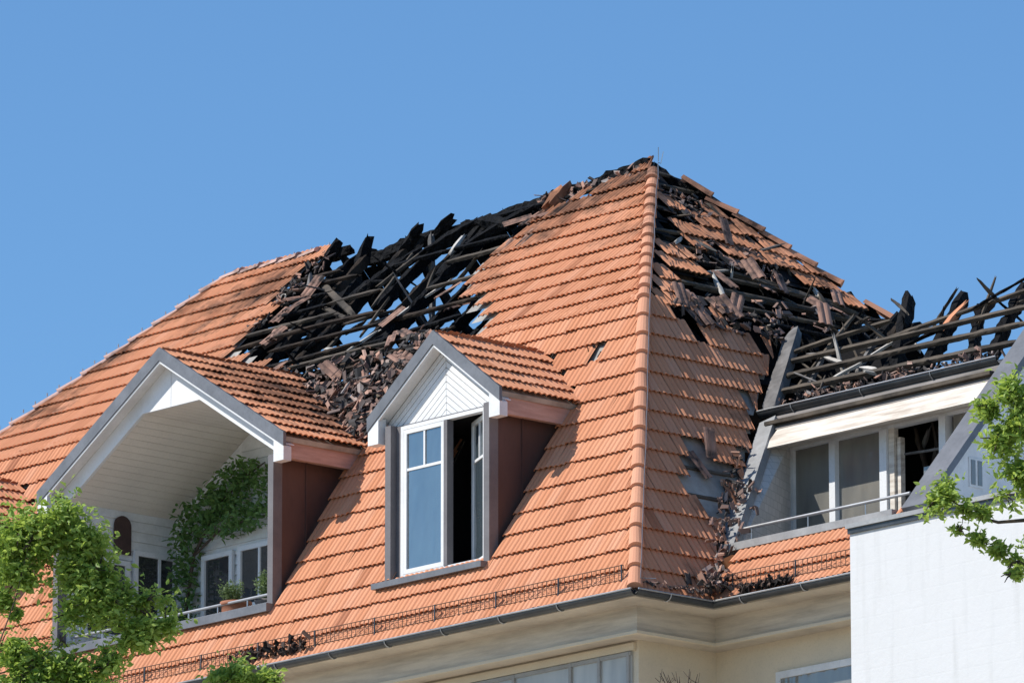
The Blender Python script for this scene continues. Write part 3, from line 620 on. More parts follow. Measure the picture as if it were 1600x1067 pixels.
def sticks(S, poly, k_, l0, l1):
    for i in range(k_):
        c, _ = area(S, poly, -.5, .02)(); d = V3((random.gauss(0, 1), random.gauss(0, .6), random.gauss(0, .6))).normalized() * random.uniform(l0, l1) * .5
        mm = random.choice(('char', 'char', 'wood', 'wood', 'ash', 'pale')); wd = random.uniform(.02, .055)
        timber('splinter', c - d, c + d, wd, wd, M[mm], bld, (0, -1, 1), .3, .12)
sticks(FU, [(-12.4, 3.0), (-8.4, 3.0), (-7.6, .6), (-11.6, .4)], 20, .3, 1.0)
sticks(FL, [(-9.3, 5.3), (-7.3, 5.3), (-7.4, 4.4), (-8.3, 4.4)], 14, .3, .9)
sticks(SUp, [(4.6, 2.6), (6.2, 3.2), (7.6, .4), (4.0, .3)], 24, .3, 1.0)
sticks(Slope((0, YW, 0), (1, 0, 0), (0, 1, KW), None, None, 1, 1), [(-2.0, 5.8), (.6, 5.6), (.8, 4.4), (-1.6, 4.4)], 20, .3, 1.0)
for x_ in (-.35, .62, 1.3, 1.95):
    h_ = random.uniform(.12, .32); timber('rafter', (x_, 5.0, 4.05), (x_ + random.gauss(0, .12), 5.25, 4.15 + h_), .08, .1, M[random.choice(('char', 'char', 'charbrown'))], bld, (0, -1, 1), .6)
for k in range(12):
    c_ = V3((random.uniform(-1, 2.1), random.uniform(4.8, 5.3), random.uniform(4.0, 4.55))); d_ = V3((random.gauss(0, .2), random.gauss(0, .1), random.gauss(0, .14))); timber('splinter', c_ - d_, c_ + d_, .035, .035, M[random.choice(('char', 'wood'))], bld, (0, -1, 1), .5)
hang(SLo, [(1.9, 2.7), (2.9, 2.5), (2.4, 1.5), (2.0, 1.6)], 2, .35)
for v in (1.9, 2.4): timber('batten', SLo.at(1.75 + (v - 1.7) * .25, v, -.02), SLo.at(2.55 + (v - 1.7) * .45, v, -.02), .045, .03, M['wood'], bld, (1, 0, .5), .2)
random.seed(21)

# ------------------------------------------------------------------ dormers
def sash(parent, wd, ht, matx, with_muntin=True, glass='glass', t=.06):
    mb = MB(); mb.box(0, t, -.03, .03, 0, ht); mb.box(wd - t, wd, -.03, .03, 0, ht); mb.box(t, wd - t, -.03, .03, 0, t); mb.box(t, wd - t, -.03, .03, ht - t, ht)
    zt = ht * .72
    if with_muntin: mb.box(t, wd - t, -.022, .022, zt - .018, zt + .018); mb.box(wd / 2 - .015, wd / 2 + .015, -.022, .022, zt + .018, ht - t)
    s_ = mk('sash', [matx @ V3(v) for v in mb.v], mb.f, M['white'], parent)
    rects = [(t, wd - t, t, zt - .018), (t, wd / 2 - .015, zt + .018, ht - t), (wd / 2 + .015, wd - t, zt + .018, ht - t)] if with_muntin else [(t, wd - t, t, ht - t)]
    for x0, x1, z0, z1 in rects:
        pb = MB().box(x0, x1, -.006, .006, z0, z1); mk('pane', [matx @ V3(v) for v in pb.v], pb.f, M[glass], s_)
    return s_
def dormer_shell(root, cx, yf, zr, half, drop, body, zs, zc, gy):
    ze = zr - drop; t = drop / half; L = math.hypot(half, drop); k = drop / L
    for sgn in (1, -1):
        # roof plane with its tiles
        if sgn > 0: S = Slope((cx + half, 0, ze), (0, 1, 0), (-half, 0, drop), lambda v: yf, lambda v: y_main(ze + v * k) + .02, L, 5)
        else: S = Slope((cx - half, 0, ze), (0, -1, 0), (half, 0, drop), lambda v: -y_main(ze + v * k) - .02, lambda v: -yf, L, 5)
        pf = [S.at(sgn * (yf + .02), 0, -.03), S.at(sgn * (y_main(ze) + .05), 0, -.03), S.at(sgn * (y_main(zr) + .05), L, -.03), S.at(sgn * (yf + .02), L, -.03)]
        rp = MB().prism(pf, S.N * -.07).build('roof_panel', M['underlay'], root)
        rows = max(4, int(round(L / .33))); st = MB(); lst = []
        lay_tiles(S, rp, lambda u, v, q: True, st, None, min(S.ulo(0), S.ulo(L)), max(S.uhi(0), S.uhi(L)) + .1, rows, L / rows, 1, None, True, lst)
        place_singles(lst, 140 if sgn > 0 else 0)
        o = st.build('cut_tiles', M['tile'], rp); o['kind'] = 'stuff'
        # barge board: grey sheet, thin white edge, white box at the foot
        def rk(x, d): return zr + .035 - x * t - d
        pz = [(0, .0), (half + .02, .0), (half + .02, .19), (0, .19)]
        MB().prism([(cx + sgn * x, yf - .03, rk(x, d)) for x, d in pz], (0, .05, 0)).build('barge_board', M['zinc'], root)
        MB().prism([(cx + sgn * x, yf - .012, rk(x, d)) for x, d in ((0, .192), (half - .17, .192), (half - .17, .225), (0, .225))], (0, .05, 0)).build('barge_trim', M['white'], root)
        x0, x1 = sorted((cx + sgn * (half - .20), cx + sgn * (half + .01)))
        zt_ = rk(half - .2, .192)
        MB().prism([(x0 if sgn > 0 else x1, yf - .015, rk(half - .2, .195)), (x1 if sgn > 0 else x0, yf - .015, rk(half + .01, .195)), (x1 if sgn > 0 else x0, yf - .015, ze - .36), (x0 if sgn > 0 else x1, yf - .015, ze - .36)], (0, .14, 0)).build('barge_foot', M['white'], root)
        # eave board and soffit along the side
        xa, xb = sorted((cx + sgn * (half - .15), cx + sgn * (half - .08)))
        boxo('eave_board', M['fasciawood'], root, xa, xb, yf + .13, y_main(ze - .1), ze - .30, ze - .06)
        xa, xb = sorted((cx + sgn * (body - .02), cx + sgn * (half - .11)))
        boxo('eave_soffit', M['fasciawood'], root, xa, xb, yf + .13, y_main(ze - .25), ze - .27, ze - .24)
        # rake soffit between barge board and gable
        MB().prism([(cx, yf + .02, rk(0, .17)), (cx + sgn * (half - .02), yf + .02, rk(half - .02, .17)), (cx + sgn * (half - .02), gy, rk(half - .02, .17)), (cx, gy, rk(0, .17))], (0, 0, -.012)).build('rake_soffit', M['whiteold'], root)
        # cheek with a standing seam
        xc = cx + sgn * body
        ck = MB().prism([(xc, .60, zs - .05), (xc, .60, zc), (xc, y_main(zc) + .05, zc), (xc, y_main(zs) + .02, zs - .05)], (-sgn * .05, 0, 0)).build('cheek', M['cheek'], root)
        ys = .60 + (y_main(zc) - .6) * .42
        MB().box(min(xc, xc + sgn * .018), max(xc, xc + sgn * .018), ys - .012, ys + .012, ys * h1 / a - .02, zc).build('cheek_seam', M['cheek'], ck)
        xo, xi = cx + sgn * (body + .012), cx + sgn * (body - .10)
        boxo('corner_board', M['darkgrey'], root, min(xo, xi), max(xo, xi), .50, .66, zs, zc + .03)
def window_dormer(cx, label):
    zr, half, drop, body, zs, yf, gy = 4.15, 1.31, .97, 1.03, .90, .45, .66; ze = zr - drop; t = drop / half; zc = 3.02
    root = empty('dormer', (cx, .5, zs), label, 'dormer', 'gabled dormers on the burnt roof')
    dormer_shell(root, cx, yf, zr, half, drop, body, zs, zc, gy)
    # boarded gable: boards laid parallel to the rakes, meeting in the middle
    zt = 3.06; top = zr - .16
    for sgn in (1, -1):
        d = .0; wd = .095
        while True:
            zA = top - d; zB = top - d - wd + .012
            if zA - zt < .03: break
            xA = min((zA - zt) / t, 1.16); 
            pts = [(0, zA), (xA, max(zt, zA - xA * t))]
            if zB > zt: pts += [((zB - zt) / t if (zB - zt) / t < 1.16 else 1.16, max(zt, zB - min((zB - zt) / t, 1.16) * t)), (0, zB)]
            else: pts += [(0, zt)]
            MB().prism([(cx + sgn * (x + .004), gy + (d * .01), z) for x, z in pts], (0, .02, 0)).build('gable_board', M['white'], root)
            d += wd
    mk('gable_backing', [(cx - 1.2, gy + .03, zt - .03), (cx + 1.2, gy + .03, zt - .03), (cx, gy + .03, zr - .1)], [(0, 1, 2)], M['darkgrey'], root)
    # window: frame, fixed left sash, right sash swung inwards
    x0, x1, z0, z1 = cx - .84, cx + .86, zs + .03, 3.03; fy0, fy1 = .60, .70; xm = cx + .07
    fr = MB(); fr.box(x0, x0 + .055, fy0, fy1, z0, z1).box(x1 - .055, x1, fy0, fy1, z0, z1).box(x0 + .055, x1 - .055, fy0, fy1, z0, z0 + .08).box(x0 + .055, x1 - .055, fy0, fy1, z1 - .05, z1)
    f_o = fr.build('window_frame', M['white'], root)
    boxo('mullion', M['darkgrey'], root, xm - .035, xm + .035, fy0 - .01, fy1, z0 + .08, z1 - .05)
    for sg in (-1, 1):
        xa, xb = sorted((cx + sg * .845 + (.02 if sg > 0 else 0), cx + sg * .935)); boxo('jamb_lining', M['darkgrey'], root, xa, xb, .605, .69, zs, zc + .02)
    hh = z1 - z0 - .14
    sash(root, xm - .037 - x0 - .058, hh, Matrix.Translation((x0 + .057, .63, z0 + .085)))
    sash(root, x1 - xm - .1, hh, Matrix.Translation((x1 - .07, .70, z0 + .085)) @ Matrix.Rotation(math.radians(154), 4, 'Z'))
    boxo('head_board', M['darkgrey'], root, cx - .93, cx + .93, .64, .70, z1 + .001, zt - .002)
    boxo('window_sill', M['zinc'], root, cx - 1.16, cx + 1.03, .36, .66, zs - .07, zs + .01)
    # room behind, lined in a near-black colour
    rb = MB(); xa, xb, ya, yb_, za, zb = cx - .95, cx + .95, .71, 2.6, zs, 3.05
    vs = [(x, y, z) for x in (xa, xb) for y in (ya, yb_) for z in (za, zb)]
    mk('room_lining', vs, [(0, 1, 3, 2), (4, 6, 7, 5), (2, 3, 7, 6), (0, 2, 6, 4), (1, 5, 7, 3)], M['room'], root)
    return root
window_dormer(-4.38, 'small dormer with white boarded gable and one casement standing open, near the hip')
window_dormer(-15.8, 'dormer behind the loggia dormer, cut off by the picture edge, only its tiled roof showing')

# loggia dormer
cx, yf, zr, half, drop, body, zs, gy = -10.13, .45, 4.90, 2.67, 1.62, 2.38, .98, .65
zc = 3.02
lg = empty('loggia_dormer', (cx, .5, zs), 'wide gabled dormer with open loggia, white barge boards and grey timber ceiling', 'dormer', 'gabled dormers on the burnt roof')
dormer_shell(lg, cx, yf, zr, half, drop, body, zs, zc, gy)
t = drop / half
for sgn in (1, -1):
    pl = [(.004, zr - .15), (2.42, zr - .15 - t * 2.42), (2.42, zr - .40 - t * 2.42), (.62, zr - .40 - t * .62), (.004, zr - .40 - t * .62)]
    MB().prism([(cx + sgn * x, gy, z) for x, z in pl], (0, .05, 0)).build('gable_panel', M['white'], lg)
zcol = zr - .40 - t * .62
YB = 2.6; XI = cx - 2.27
# ceiling boards (they run back into the loggia)
nb = 15; Lc = math.hypot(1.65, 1.65 * t)
for sgn in (-1, 1):
    for i in range(nb):
        xa = .62 + 1.65 * i / nb; xb = .62 + 1.65 * (i + 1) / nb - .008
        za, zb = zcol - (xa - .62) * t, zcol - (xb - .62) * t
        MB().prism([(cx + sgn * xa, gy + .052, za), (cx + sgn * xb, gy + .052, zb), (cx + sgn * xb, YB, zb), (cx + sgn * xa, YB, za)], (0, 0, .02)).build('ceiling_board', M['soffit'], lg)
for i in range(8):
    xa = cx - .615 + 1.23 * i / 8; boxo('ceiling_board', M['soffit'], lg, xa, xa + .145, gy + .052, YB, zcol + .004, zcol + .024)
for sgn in (-1, 1): MB().prism([(cx + sgn * 2.28, gy + .1, 3.17), (cx + sgn * .02, gy + .1, 4.54), (cx + sgn * .02, gy + .1, 4.52), (cx + sgn * 2.28, gy + .1, 3.15)], (0, 1.9, 0)).build('ceiling_backing', M['room'], lg)
# clapboard walls
zt = zcol - 1.65 * t
for i in range(15):
    z0 = .98 + i * .145; z1 = z0 + .15
    if z1 > zt + .16: break
    mk('clapboard', [(XI + .022, .66, z0), (XI + .022, YB, z0), (XI, YB, z1), (XI, .66, z1), (XI + .004, .66, z0), (XI + .004, YB, z0)], [(0, 1, 2, 3), (4, 5, 1, 0)], M['whiteold'], lg)
for i in range(22):
    z0 = .98 + i * .145; z1 = z0 + .15
    wx = 2.27 if z1 < zt else max(.3, 2.27 - (z1 - zt) / t)
    if z1 > zcol + .1: break
    mk('clapboard', [(cx - wx, YB - .022, z0), (cx + wx, YB - .022, z0), (cx + wx, YB, z1), (cx - wx, YB, z1), (cx - wx, YB - .004, z0), (cx + wx, YB - .004, z0)], [(0, 1, 2, 3), (4, 5, 1, 0)], M['whiteold'], lg)
boxo('side_wall', M['whiteold'], lg, XI - .06, XI - .004, .66, YB + .05, .95, 3.2)
boxo('inner_side_wall', M['whiteold'], lg, cx + 2.25, cx + 2.30, .67, YB, .95, 3.2)
boxo('back_wall', M['whiteold'], lg, cx - 2.3, cx + 2.3, YB + .003, YB + .06, .95, 4.2)
boxo('loggia_floor', M['zinc'], lg, cx - 2.3, cx + 2.3, .6, YB, .88, .95)
boxo('front_sill', M['zinc'], lg, cx - 2.42, cx + 2.38, .40, .70, .87, .985)
# openings in the loggia walls
def framed(parent, name, horizontal, c0, c1, z0, z1, plane, mullions, rails, gl='glassroom'):
    def B(mb, u0, u1, w0, w1, d0, d1):
        if horizontal: mb.box(u0, u1, plane - d1, plane - d0, w0, w1)
        else: mb.box(plane + d0, plane + d1, u0, u1, w0, w1)
    p = MB(); B(p, c0, c1, z0, z1, .03, .045); o = p.build(name, M[gl], parent)
    mb = MB(); s_ = .05
    B(mb, c0 - s_, c0 + .02, z0 - s_, z1 + s_, .025, .08); B(mb, c1 - .02, c1 + s_, z0 - s_, z1 + s_, .025, .08); B(mb, c0 + .02, c1 - .02, z1 - .02, z1 + s_, .025, .08); B(mb, c0 + .02, c1 - .02, z0 - s_, z0 + .02, .025, .08)
    for m_ in mullions: B(mb, m_ - .02, m_ + .02, z0 + .02, z1 - .02, .028, .07)
    for r_ in rails: B(mb, c0 + .02, c1 - .02, r_ - .02, r_ + .02, .028, .068)
    mb.build('window_frame', M['white'], o); return o
framed(lg, 'window', False, 1.86, 2.55, 1.3, 2.53, XI, [2.28], [1.86])
framed(lg, 'window', False, .95, 1.68, 1.3, 2.35, XI, [], [])
framed(lg, 'glazed_door', True, -11.66, -11.08, .98, 2.44, YB, [], [])
framed(lg, 'window', True, -10.86, -9.9, 1.65, 2.46, YB, [-10.45], [])
framed(lg, 'window', True, -9.6, -8.4, 1.65, 2.46, YB, [-9.0], [])
# railing
rl = empty('balcony_railing', (cx, .72, .98), 'thin grey metal railing across the loggia front, before the potted plants', 'railing')
MB().tube([(cx - 2.25, .74, 1.19), (cx + 2.26, .74, 1.19)], .022, 8).build('handrail', M['steel'], rl)
MB().tube([(cx - 2.25, .74, 1.08), (cx + 2.26, .74, 1.08)], .009, 6).build('lower_rail', M['steel'], rl)
for i in range(8): MB().tube([(cx - 2.2 + i * .63, .74, .95), (cx - 2.2 + i * .63, .74, 1.19)], .013, 6).build('rail_post', M['steel'], rl)
# plaque: rounded top, on the left inner wall
pq = []
for k in range(13):
    an = math.pi * k / 12; pq.append((1.61 + .15 * math.cos(an), 2.90 + .15 * math.sin(an)))
pq += [(1.46, 2.50), (1.76, 2.50)]
for i in range(1): 
    o = MB().prism([(XI + .03, y, z) for y, z in pq], (.03, 0, 0)).build('wall_plaque', M['plaque'])
    tag(o, 'dark brown round-topped plaque hanging on the white boarded loggia wall', 'plaque')
# pots and plants
def lathe(prof, c, n=20):
    vs, fs = [], []
    for r_, z in prof:
        for k in range(n): an = 2 * math.pi * k / n; vs.append((c[0] + r_ * math.cos(an), c[1] + r_ * math.sin(an), c[2] + z))
    for i in range(len(prof) - 1):
        for k in range(n): fs.append((i * n + k, i * n + (k + 1) % n, (i + 1) * n + (k + 1) % n, (i + 1) * n + k))
    fs.append(tuple(range(n))[::-1]); return vs, fs
LEAF = [(0, 0, 0), (.23, .3, .06), (.2, .62, .05), (0, 1, -.08), (-.2, .62, .05), (-.23, .3, .06)]
LF = [(0, 1, 2, 3), (0, 3, 4, 5)]
def leaf(mb, c, size, up=.3):
    d = V3((random.gauss(0, 1), random.gauss(0, 1), random.gauss(-.1, .6))).normalized()
    nn = V3((random.gauss(0, .7), random.gauss(-.25, .7), random.gauss(.6, .6)))
    sd = d.cross(nn)
    if sd.length < .05: sd = d.cross(V3((1, 0, 0)))
    sd.normalize(); nn = sd.cross(d)
    mb.add([c + sd * (x * size) + d * (y * size) + nn * (z * size) for x, y, z in LEAF], LF)
def pot_plant(c, r_, hgt, matp, ls, nleaf, spread, rise, label):
    e = empty('potted_plant', c, label, 'potted plant', 'pots on the loggia sill')
    prof = [(r_ * .68, 0), (r_ * .95, hgt * .55), (r_ * .98, hgt * .8), (r_ * 1.06, hgt * .82), (r_ * 1.06, hgt), (r_ * .92, hgt), (r_ * .9, hgt * .88), (.001, hgt * .88)]
    vs, fs = lathe(prof, c); mk('pot', vs, fs, matp, e, True)
    st = MB(); lv = MB()
    for i in range(26):
        an = random.uniform(0, 6.3); sp = random.uniform(.1, 1) * spread; tip = V3((c[0] + sp * math.cos(an), c[1] + sp * math.sin(an) * .8, c[2] + hgt + rise * random.uniform(.5, 1) * (1 - .3 * sp / spread)))
        b0 = V3((c[0] + .2 * r_ * math.cos(an), c[1] + .2 * r_ * math.sin(an), c[2] + hgt * .88)); mid = b0.lerp(tip, .5) + V3((0, 0, .03))
        st.tube([b0, mid, tip], [.006, .005, .003], 4)
        for k in range(nleaf // 26): leaf(lv, b0.lerp(tip, random.uniform(.35, 1.05)) + V3([random.gauss(0, .03) for _ in range(3)]), ls * random.uniform(.6, 1.2))
    st.build('stem', M['vine'], e); lv.build('foliage', M['herb'], e)
pot_plant((-9.02, .93, .955), .21, .28, M['pot'], .045, 900, .27, .34, 'round terracotta pot with grey-green bushy plant behind the loggia railing')
pot_plant((-8.38, .93, .955), .15, .22, M['darkgrey'], .05, 620, .24, .46, 'taller light green plant in dark pot beside the right loggia post')
# climbing vine
vn = empty('climbing_vine', (-11.95, 2.45, .95), 'dark green climbing vine covering the back corner of the loggia', 'vine')
st = MB(); lv = MB()
st.tube([(-12.05, 2.45, .96), (-12.0, 2.48, 1.7), (-11.8, 2.46, 2.5), (-11.3, 2.44, 3.1), (-10.7, 2.42, 3.45), (-10.2, 2.42, 3.6)], [.03, .03, .026, .022, .016, .01], 6)
st.tube([(-11.8, 2.46, 2.5), (-11.2, 2.4, 2.75), (-10.4, 2.4, 2.85), (-9.8, 2.4, 2.8)], [.02, .016, .013, .008], 6)
st.build('stem', M['bark'], vn)
def vinelump(x, z, rx_, rz_, n_):
    for i in range(int(n_ * .95)):
        an, rr = random.uniform(0, 6.3), math.sqrt(random.random()); leaf(lv, V3((x + rx_ * rr * math.cos(an), YB - random.uniform(.06, .38), z + rz_ * rr * math.sin(an))), random.uniform(.07, .13))
for q in ((-11.75, 2.95, .35, .3, 300), (-11.35, 3.15, .35, .26, 300), (-10.95, 3.3, .4, .3, 340), (-10.6, 3.5, .35, .22, 240), (-10.2, 3.2, .4, .35, 260), (-11.0, 2.85, .5, .22, 260), (-10.45, 2.85, .4, .2, 180), (-11.95, 2.5, .25, .4, 260), (-11.95, 1.9, .22, .45, 220), (-12.0, 1.4, .25, .4, 160), (-9.8, 2.95, .35, .2, 120), (-9.5, 3.2, .3, .2, 90)): vinelump(*q)
lv.build('foliage', M['vine'], vn)

# ------------------------------------------------------------------ the wing's recessed dormer with its strip of windows
rd = empty('recessed_dormer', (.8, 3, .9), 'recessed dormer with row of white-framed windows under a cream fascia and dark gutter', 'dormer')
boxo('front_ledge', M['lightzinc'], rd, -.50, 2.62, 2.00, 2.34, .80, .90)
boxo('recess_floor', M['zinc'], rd, -.55, 2.62, 2.341, 4.1, .78, .86)
MB().beam((-.42, 2.03, .80), (-1.56, 3.92, 2.98), .26, .12, (0, -1.17, 1)).build('side_trim', M['lightzinc'], rd)
timber('burnt_trim', (-1.72, 4.08, 3.16), (-2.48, 5.28, 4.55), .22, .14, M['ash'], rd, (0, -1.17, 1), .18, .16, True)
mk('shingled_cheek', [(-.34, 2.15, .82), (-1.27, 4.05, .82), (-1.27, 4.05, 2.75), (-1.44, 3.92, 2.92)], [(0, 1, 2, 3)], M['shingle'], rd)
FC = lambda z, off=0: (YW + z / KW - off)
MB().prism([(-1.22, FC(2.50) - .05, 2.50), (-1.22, FC(2.80) - .05, 2.80), (-1.22, FC(2.80) + .02, 2.80), (-1.22, FC(2.5) + .02, 2.50)], (3.9, 0, 0)).build('cream_fascia', M['cream'], rd)
MB().prism([(-1.5, FC(2.82) - .01, 2.82), (-1.5, FC(3.1) - .01, 3.10), (-1.5, FC(3.1) + .05, 3.1), (-1.5, FC(2.82) + .05, 2.82)], (4.2, 0, 0)).build('upper_fascia', M['greywood'], rd)
boxo('recess_soffit', M['cream'], rd, -1.25, 2.68, 3.58, 4.1, 2.50 + .09, 2.50 + .12)
boxo('upper_soffit', M['wood'], rd, -1.5, 2.68, 3.75, 4.3, 2.9, 2.95)
gutter((-1.82, 4.02, 3.17), (2.62, 4.02, 3.17), (0, -1, 0), 'gutter', .095, rd, 1.3)
YG = 4.0
fr = MB(); fr.box(-1.27, 2.6, YG - .03, YG + .08, 2.55, 2.60).box(-1.27, -1.18, YG - .03, YG + .08, .86, 2.55).box(-1.18, 2.6, YG - .03, YG + .08, .86, 1.0); fr.build('window_frame', M['whiteold'], rd)
for xm, wd in ((-.42, .11), (.53, .13), (1.62, .12)): boxo('mullion', M['white'], rd, xm - wd / 2, xm + wd / 2, YG - .06, YG + .08, 1.0, 2.55)
for x0, x1 in ((-1.18, -.475), (-.365, .465), (1.75, 2.6)): boxo('pane', M['glassdark'], rd, x0, x1, YG + .02, YG + .03, 1.0, 2.55)
bf = MB(); bf.box(.60, .70, YG - .02, YG + .06, 1.0, 2.55); bf.box(.72, .78, YG + .02, YG + .1, 1.0, 2.42); bf.build('broken_casement', M['cream'], rd)
for k in range(7): timber('hanging_batten', (.8 + k * .11, YG + .3 + .1 * (k % 3), 2.5), (.75 + k * .13 + random.gauss(0, .1), YG + .4, 2.5 - random.uniform(.2, .6)), .05, .05, M[('charbrown', 'ash', 'wood')[k % 3]], rd, (0, 1, 0), .4)
boxo('broken_pane', M['glassdark'], rd, 1.2, 1.545, YG + .02, YG + .028, 1.0, 1.95)
timber('hanging_batten', (.8, YG + .1, 2.2), (1.55, YG + .15, 2.18), .03, .03, M['ash'], rd, (0, 0, 1), .2)
rb = MB(); vs = [(x, y, z) for x in (-1.26, 2.65) for y in (YG + .09, YG + 1.6) for z in (.86, 2.88)]
mk('room_lining', vs, [(0, 1, 3, 2), (4, 6, 7, 5), (2, 3, 7, 6), (0, 2, 6, 4), (1, 5, 7, 3)], M['room'], rd)
boxo('room_wall', M['soffit'], rd, -1.2, .4, YG + 1.1, YG + 1.15, .9, 1.95)
boxo('room_wall', M['soffit'], rd, .9, 1.6, YG + .6, YG + .65, .9, 1.75)
wr = empty('window_railing', (1, 2.3, .9), 'single pale metal rail running before the recessed window strip', 'railing')
MB().tube([(-.38, 2.3, 1.14), (2.66, 2.3, 1.14)], .022, 8).build('handrail', M['steel'], wr)
for x in (-.25, .8, 1.85): MB().tube([(x, 2.3, .89), (x, 2.3, 1.14)], .009, 6).build('rail_post', M['steel'], wr)

# ------------------------------------------------------------------ white neighbour building with sloped fire wall
nb_ = empty('white_building', (6, 5, GZ), 'white rendered building front with grey coping, in front of the wing', 'building')
boxo('wall', M['whitewall'], nb_, 2.725, 22, 1.15, 9.5, GZ, .50)
boxo('coping', M['lightzinc'], nb_, 2.70, 22, 1.09, 1.42, .503, .56)
boxo('coping_drip', M['gutter'], nb_, 2.712, 22, 1.118, 1.149, .44, .502)
fw = MB(); yq0, yq1 = 2.15, 5.6; zq = lambda y: (y - YW) * KW
fw.prism([(2.78, yq0, .51), (2.78, yq0, zq(yq0) - .02), (2.78, yq1, zq(yq1) - .02), (2.78, 9.0, zq(yq1) - .3), (2.78, 9.0, .51)], (.26, 0, 0)); fw.build('fire_wall', M['whiteold'], nb_)
MB().beam((2.92, yq0 - .05, zq(yq0 - .05) + .03), (2.92, yq1, zq(yq1) + .03), .40, .09, (0, -1.17, 1)).build('fire_wall_coping', M['zinc'], nb_)
sl_ = MB().box(3.041, 3.055, 2.97, 3.23, 1.26, 1.64).build('wall_slit_window', M['whiteold'], nb_)
for y0, y1 in ((3.0, 3.075), (3.12, 3.195)): boxo('pane', M['glassdark'], sl_, 3.056, 3.064, y0, y1, 1.29, 1.61)
# ------------------------------------------------------------------ trees
def tree(name, label, trunk_base, trunk_top, lumps, dens, lsize, extra, seed, extra_branches=()):
    random.seed(seed)
    e = empty(name, trunk_base, label, 'tree')
    tb, tt = V3(trunk_base), V3(trunk_top); st = MB()
    pts = [tb.lerp(tt, k / 8) + V3((random.gauss(0, .1), random.gauss(0, .1), 0)) for k in range(9)]
    st.tube(pts, [.26 - .027 * k for k in range(9)], 10)
    def limb(p1, r0):
        k = random.uniform(.86, 1.0) if r0 < .06 else random.uniform(.6, .95); p0 = tb.lerp(tt, k); m = p0.lerp(p1, .55) + V3((random.gauss(0, .15), random.gauss(0, .15), random.uniform(-.1, .3)))
        st.tube([p0, p0.lerp(m, .5) + V3((0, 0, .08)), m, m.lerp(p1, .5) + V3((random.gauss(0, .04), random.gauss(0, .04), .03)), p1], [r0, r0 * .8, r0 * .55, r0 * .35, r0 * .15], 6)
    lv = MB()
    for (x, y, z, r_) in lumps + extra:
        big = (x, y, z, r_) in extra
        c = V3((x, y, z))
        if big or random.random() < .16: limb(c + V3((random.gauss(0, .05), random.gauss(0, .05), random.gauss(0, .05))), .018 if not big else .05)
        r_ *= 1.12; n_ = int(dens * r_ ** 2 * (1 if not big else .22))
        for i in range(n_):
            d = V3((random.gauss(0, 1), random.gauss(0, 1), random.gauss(0, 1))).normalized(); rr = r_ * (min(abs(random.gauss(0, .55)), 1.25) if not big else random.random() ** .5) * (1 + .5 * noise.noise(d * 1.7 + c * 3))
            p_ = c + d * rr
            if noise.noise(p_ * 4.2) < -.18 and not big: continue
            leaf(lv, p_, lsize * random.choice((random.uniform(.5, .9), random.uniform(.8, 1.4))) * (1.0 if not big else 1.5))
        if not big:
            for i in range(5):
                d = V3((random.gauss(0, 1), random.gauss(0, 1), random.gauss(0, 1))).normalized(); st.tube([c, c + d * r_ * .5 + V3((0, 0, .02)), c + d * r_ * .95], [.012, .008, .004], 4)
    for br, r0 in extra_branches: st.tube(br, [r0 * (1 - .12 * k) for k in range(len(br))][::-1], 6)
    st.build('trunk', M['bark'], e, True); lv.build('crown', M['leaf'], e)
    return e
TL = [(6.86, -15.31, -2.39, .31), (7.14, -15.02, -2.33, .29), (7.28, -14.78, -2.5, .25), (7.2, -14.79, -2.78, .34), (7.34, -14.62, -2.84, .24), (6.73, -15.33, -2.72, .27), (6.97, -15.14, -2.52, .27), (7.28, -14.59, -3.12, .29), (7.07, -14.77, -3.25, .2), (7.47, -14.4, -3.05, .17), (7.64, -14.14, -3.26, .26), (7.45, -14.29, -3.45, .22), (7.73, -14.01, -3.35, .15), (6.57, -15.14, -3.81, .27), (6.75, -14.9, -3.92, .2), (7.01, -14.63, -3.88, .19), (7.23, -14.41, -3.79, .19), (6.62, -15.32, -3.11, .15), (8.19, -13.32, -3.88, .24), (8.35, -13.12, -3.92, .16), (8.02, -13.49, -3.92, .16), (6.69, -15.2, -3.25, .07), (6.96, -14.81, -3.51, .1)]
TR = [(16.85, -10.54, -1.83, .21), (16.68, -10.67, -2.0, .15), (16.86, -10.43, -2.13, .23), (16.69, -10.55, -2.31, .18), (16.77, -10.35, -2.63, .21), (16.64, -10.42, -2.85, .12), (16.26, -10.86, -2.83, .18), (16.13, -10.96, -2.94, .13), (16.34, -10.71, -2.99, .12), (16.46, -10.57, -3.0, .09), (16.28, -10.71, -3.18, .08), (16.4, -10.55, -3.27, .09), (16.51, -10.39, -3.38, .1), (16.63, -10.22, -3.48, .13), (16.55, -10.26, -3.62, .1), (17.04, -10.27, -2.0, .26), (16.96, -10.1, -2.75, .32), (16.88, -9.95, -3.44, .32)]
TL2 = [(x + random.gauss(0, .12), y + random.gauss(0, .12) , z + random.gauss(0, .06), r * .7) for (x, y, z, r) in TL[:18]]
TL2 = [q for q in TL2 if not (-3.75 < q[2] < -3.0 and q[0] < 6.95)]
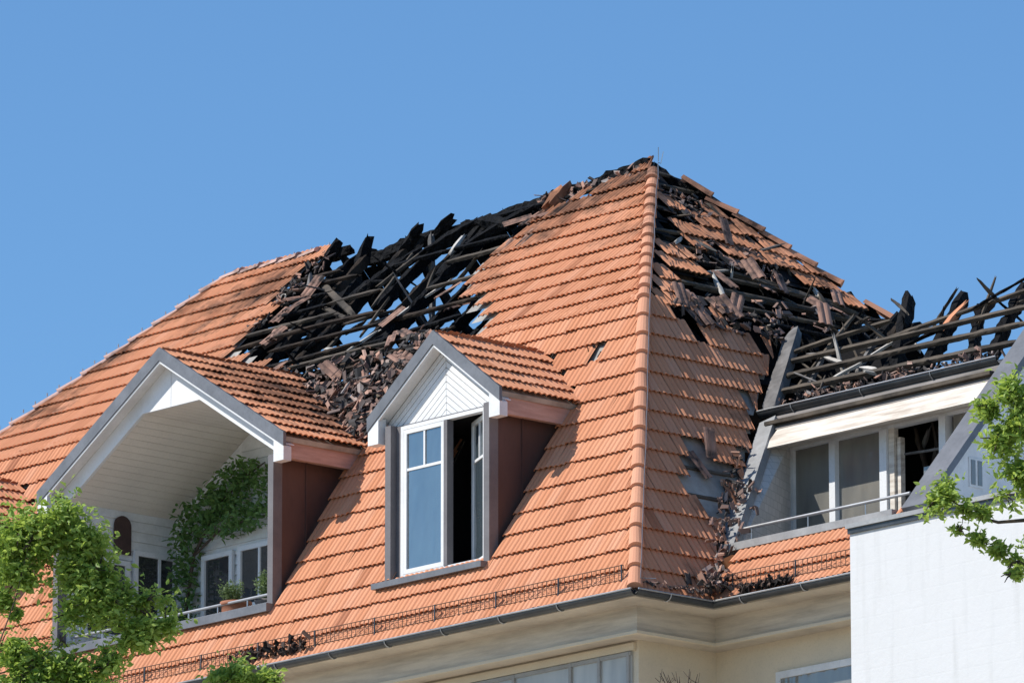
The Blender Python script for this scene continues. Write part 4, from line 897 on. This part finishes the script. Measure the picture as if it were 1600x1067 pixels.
TL3 = [(6.62, -15.16, -3.65, .2), (6.8, -14.95, -3.75, .2), (6.98, -14.72, -3.8, .2), (6.5, -15.25, -3.55, .16), (6.72, -15.0, -4.0, .25), (7.1, -14.6, -4.05, .22)]
ex = [(6.0 + random.uniform(-2, 2), -16.5 + random.uniform(-2, 2), -6.5 + random.uniform(-2.2, 1.0), random.uniform(.7, 1.1)) for _ in range(16)]
tree('street_tree', 'green leafy tree in front of the loggia dormer', (5.6, -16.6, GZ), (6.3, -15.6, -4.2), TL + TL2 + TL3, 26000, .078, ex, 3)
ex = [(18.9 + random.uniform(-1.2, 1.6), -7.6 + random.uniform(-1.2, 1.6), -3.5 + random.uniform(-2.5, 1.8), random.uniform(.6, 1.0)) for _ in range(14)]
BR = [(16.22, -10.91, -2.82), (16.32, -10.74, -2.94), (16.41, -10.61, -3.04), (16.55, -10.43, -3.1), (16.73, -10.24, -3.08), (16.97, -9.94, -3.19), (17.6, -9.2, -3.3), (18.9, -7.8, -4.2)]
tree('street_tree', 'light green tree branches hanging in front of the white wall', (19.3, -7.2, GZ), (19.0, -7.6, -3.0), TR, 25000, .08, ex, 5, [(BR, .032)])

random.seed(44)
e = empty('bare_shrub', (1.9, -1.1, GZ), 'tips of a leafless twiggy shrub rising before the beige wall', 'shrub')
tw = MB(); tw.tube([(1.9, -1.1, GZ), (1.95, -1.07, -8), (2.0, -1.05, -2.8)], [.05, .035, .02], 6)
for i in range(10):
    q_ = random.uniform(-.3, .3); t_ = V3((2.0 + q_ * .67, -1.05 + q_ * .74, random.uniform(-1.66, -1.44))); tw.tube([(2.0, -1.05, -2.9 + i * .05), V3((2.0, -1.05, -2.1)).lerp(t_, .5), t_], [.012, .009, .004], 5)
    for k in range(2): tw.tube([t_ - V3((0, 0, .12)), t_ + V3((random.uniform(-.1, .1), random.uniform(-.1, .1), random.uniform(-.08, .05)))], [.005, .003], 4)
tw.build('stem', M['bark'], e)
# ------------------------------------------------------------------ ground
g = MB().add([(-1500, -1500, GZ), (1500, -1500, GZ), (1500, 1500, GZ), (-1500, 1500, GZ)], [(0, 1, 2, 3)]).build('ground', M['asphalt'])
tag(g, 'light stone paving of the street below the buildings', 'ground', None, 'structure')
